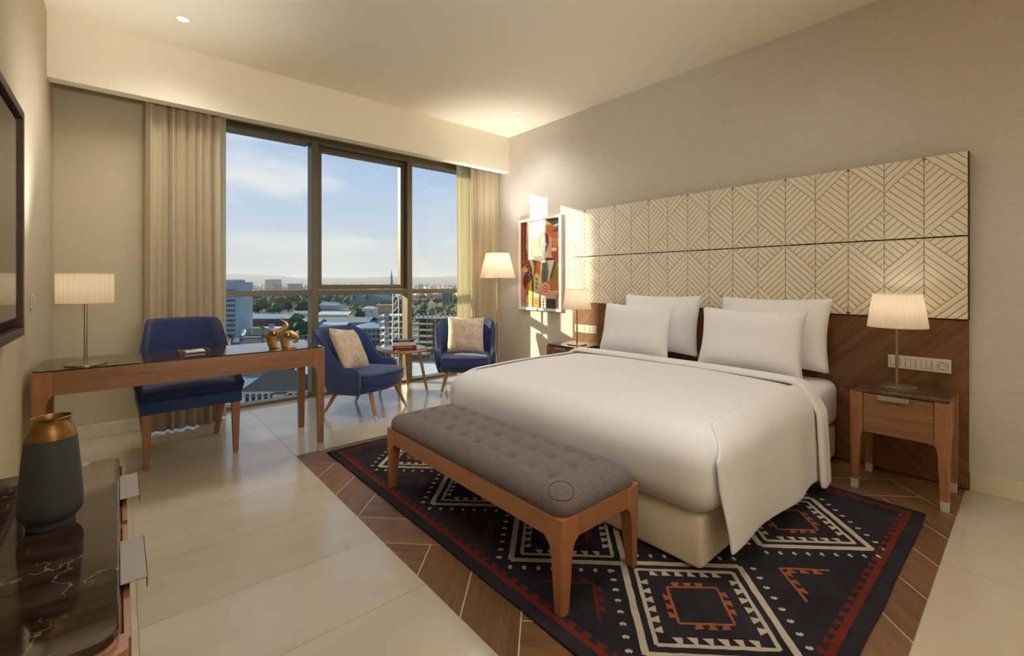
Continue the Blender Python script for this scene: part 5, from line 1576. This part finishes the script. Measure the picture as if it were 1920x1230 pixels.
def scatter(n, p0, p1, d0, d1, s0, s1, label, group):
    k = tries = 0
    while k < n and tries < 4000:
        tries += 1
        px, d, s = rt.uniform(p0, p1), rt.uniform(d0, d1), rt.uniform(s0, s1)
        x, y = ext(px, d)
        if any(abs(px - a) < w and abs(d - b) < q for a, w, b, q in ((617, 30, 592, 40), (695, 52, 655, 36), (838, 18, 715, 30), (821, 12, 830, 30))): continue
        if any((x - a) ** 2 + (y - b) ** 2 < (14.5 * (s + q) / 2) ** 2 for a, b, q in placed): continue
        placed.append((x, y, s)); tree(px, d, s, k, label, group); k += 1
scatter(105, 440, 596, 490, 960, 1.0, 1.6, 'dark green tree of the dense belt behind the brick warehouse', 'trees of the dense belt')
scatter(40, 560, 668, 660, 960, .9, 1.5, 'dark green tree around the arcaded building and church', 'trees around the church')
scatter(34, 740, 870, 330, 760, .7, 1.3, 'green tree among the buildings behind the unfinished concrete floors', 'trees behind the building site')
scatter(14, 660, 736, 520, 620, .5, .8, 'small green tree in front of the church walls', 'trees in front of the church')
tree(669, 420, 1.15, 0, 'large round dark tree beside the white flat roofed block', None)
tree(552, 300, 1.15, 1, 'broad green tree rising behind the elephant with the rolled trunk', None)
tree(573, 290, 1.0, 2, 'green tree between the rolled trunk elephant and the window post', None)
tree(522, 150, .6, 3, 'leafy sunlit tree behind the dark hipped roof under the desk', None)
tree(546, 178, .6, 4, 'thin leafy tree right of the sunlit one under the desk', None)
tree(690, 205, .9, 2, 'dark green tree below the worn apartment block', None)
tree(708, 190, .7, 0, 'dark green tree beside the open concrete frame', None)
def palm(px, py_top, d, label):
    h = zat(py_top, d) - ZG; t = thing('palm_tree', label, 'palm tree', (*ext(px, d), ZG), 0, None)
    G().cyl((0, 0, 0), (.2, 0, h - 1), .3, .22, 8).obj('trunk', BARK, t)
    fr_ = G()
    rp = random.Random(px)
    for k in range(26):
        a = rp.uniform(0, 2 * PI); el = rp.uniform(-.3, 1.2); L = rp.uniform(2.2, 3.0)
        pts = []
        for q in range(6):
            u = q / 5; rr = L * u * math.cos(el) ; z = h - 1 + L * (math.sin(el) * u - .55 * u * u)
            pts.append((rr * math.cos(a), rr * math.sin(a), z))
        w = .34; n_ = Vector((-math.sin(a), math.cos(a), 0)); P = [[tuple(Vector(p) + n_ * w * (1 - q / 5.5) * math.sin((q + .6) / 5.6 * PI)) , tuple(Vector(p) + Vector((0, 0, .12))), tuple(Vector(p) - n_ * w * (1 - q / 5.5) * math.sin((q + .6) / 5.6 * PI))] for q, p in enumerate(pts)]
        fr_.grid(P)
    fr_.obj('fronds', FOL[1], t, fix=False)
palm(433, 627, 150, 'spiky palm tree in front of the office tower')
palm(491, 610, 200, 'bushy palm tree left of the elephant with the raised trunk')
# far single blocks and the carpet of distant roofs
block(497, 519, 524, 551, 30, E_PINK, E_PINK, 'flat', 'tower_block', 'pale slab block standing above the distant roofs', wn_=None)
block(513, 521, 534, 553, 20, E_TERR, E_TERR, 'flat', 'tower_block', 'narrow warm coloured block beside the pale slab block')
block(540, 560, 532, 552, 26, emat('mauve_wall', (160, 146, 150)), E_GREY, 'flat', 'tower_block', 'mauve grey block above the distant roofs left of the window post')
block(784, 791, 533, 552, 20, E_CREAM, E_CREAM, 'flat', 'tower_block', 'cream tower block above the distant roofs right of the window post')
block(815, 828, 551, 567, 20, E_CREAM, E_CREAM, 'flat', 'tower_block', 'cream block beside the green glass block', wn_=(3, 5, 1.6, 1.8))
block(829, 848, 549, 573, 20, E_GREENGLASS, E_GREENGLASS, 'flat', 'glass_block', 'green glass office block next to the sheer curtain', wn_=(5, 5, 2, 2))
TB = [o for o in C.objects if o.name.startswith('tower_block')]
rc = random.Random(5); cg = [G() for _ in range(5)]
for k in range(4200):
    d = 1010 * math.exp(rc.uniform(0, 1.65)); px = rc.uniform(150, 1150); x, y = ext(px, d)
    if any((x - o.location.x) ** 2 + (y - o.location.y) ** 2 < 55 ** 2 for o in TB): continue
    w, dp, h = rc.uniform(7, 20), rc.uniform(7, 18), rc.choice((4, 4, 6, 7, 9, 12)) * rc.uniform(.8, 1.3)
    M = Matrix.Translation((x, y, ZG + max(0, d - 2200) * .006)) @ Matrix.Rotation(rc.uniform(0, 1.5), 4, 'Z')
    cg[rc.choice((0, 0, 1, 1, 2, 3, 4))].box((-w / 2, -dp / 2, -2), (w / 2, dp / 2, h), M)
FARM = (E_WHITE, E_CREAM, E_TERR, E_GREY, E_PINK)
far = bpy.data.objects.new('distant_city', None); C.objects.link(far); tag(far, 'carpet of countless small pale roofs and treetops stretching to the hills', 'city', None, 'stuff')
for g, m_ in zip(cg, FARM):
    o = g.obj('roof_field', m_, far, False, fix=False); o['kind'] = 'stuff'
# distant woods as one carpet of crowns
fw = bpy.data.meshes.new('distant_woods'); bmw = bmesh.new()
for k in range(900):
    d = 1010 * math.exp(rc.uniform(0, 1.6)); x, y = ext(rc.uniform(150, 1150), d); r = rc.uniform(5, 11)
    bmesh.ops.create_icosphere(bmw, subdivisions=1, radius=1, matrix=Matrix.Translation((x, y, ZG + r * .4 + max(0, d - 2200) * .006)) @ Matrix.Diagonal((r * 1.3, r * 1.3, r * .7, 1)))
bmw.to_mesh(fw); bmw.free(); fw.materials.append(FOL[2]); lnk(fw, 'treetop_field', far)['kind'] = 'stuff'
# hills on the horizon
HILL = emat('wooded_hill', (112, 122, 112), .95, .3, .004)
hp = [(0, 517), (300, 512), (420, 513), (480, 515), (520, 517), (560, 521), (600, 520), (680, 521), (740, 518), (800, 520), (860, 517), (1000, 516), (1200, 518)]
def hill_py(px):
    for (a, b), (c, d) in zip(hp, hp[1:]):
        if a <= px <= c: return b + (d - b) * (px - a) / (c - a)
    return 518
P = []
for i in range(140):
    px = -60 + 1260 * i / 139; row = []
    for d, f in ((2200, 0), (3600, .08), (5200, .25), (6600, .62), (7600, 1.0), (9500, .3), (11000, 0)):
        x, y = ext(px, d); zt_ = zat(hill_py(max(0, px)), 7600)
        z = ZG - .5 + (zt_ - ZG) * f + 5 * f * noise.noise(Vector((px * .06, d * .001, 0)))
        row.append((x, y, z))
    P.append(row)
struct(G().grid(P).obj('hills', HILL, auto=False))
# haze lying over the city
hm, hn, hl_, hb_ = newmat('city_haze'); hn.remove(hb_)
vs = N(hn, 'ShaderNodeVolumeScatter'); vs.inputs['Color'].default_value = (.82, .9, 1.0, 1); vs.inputs['Density'].default_value = .00013; vs.inputs['Anisotropy'].default_value = .0
hl_.new(vs.outputs[0], hn['Material Output'].inputs['Volume'])
gh = G()
v_ = []
for px, d in ((-200, 380), (1300, 380), (1300, 14000), (-200, 14000)): x, y = ext(px, d); v_.append((x, y))
gh.prism(v_, ZG - 3, 160)
hz = gh.obj('city_haze', hm, smooth=False); struct(hz)
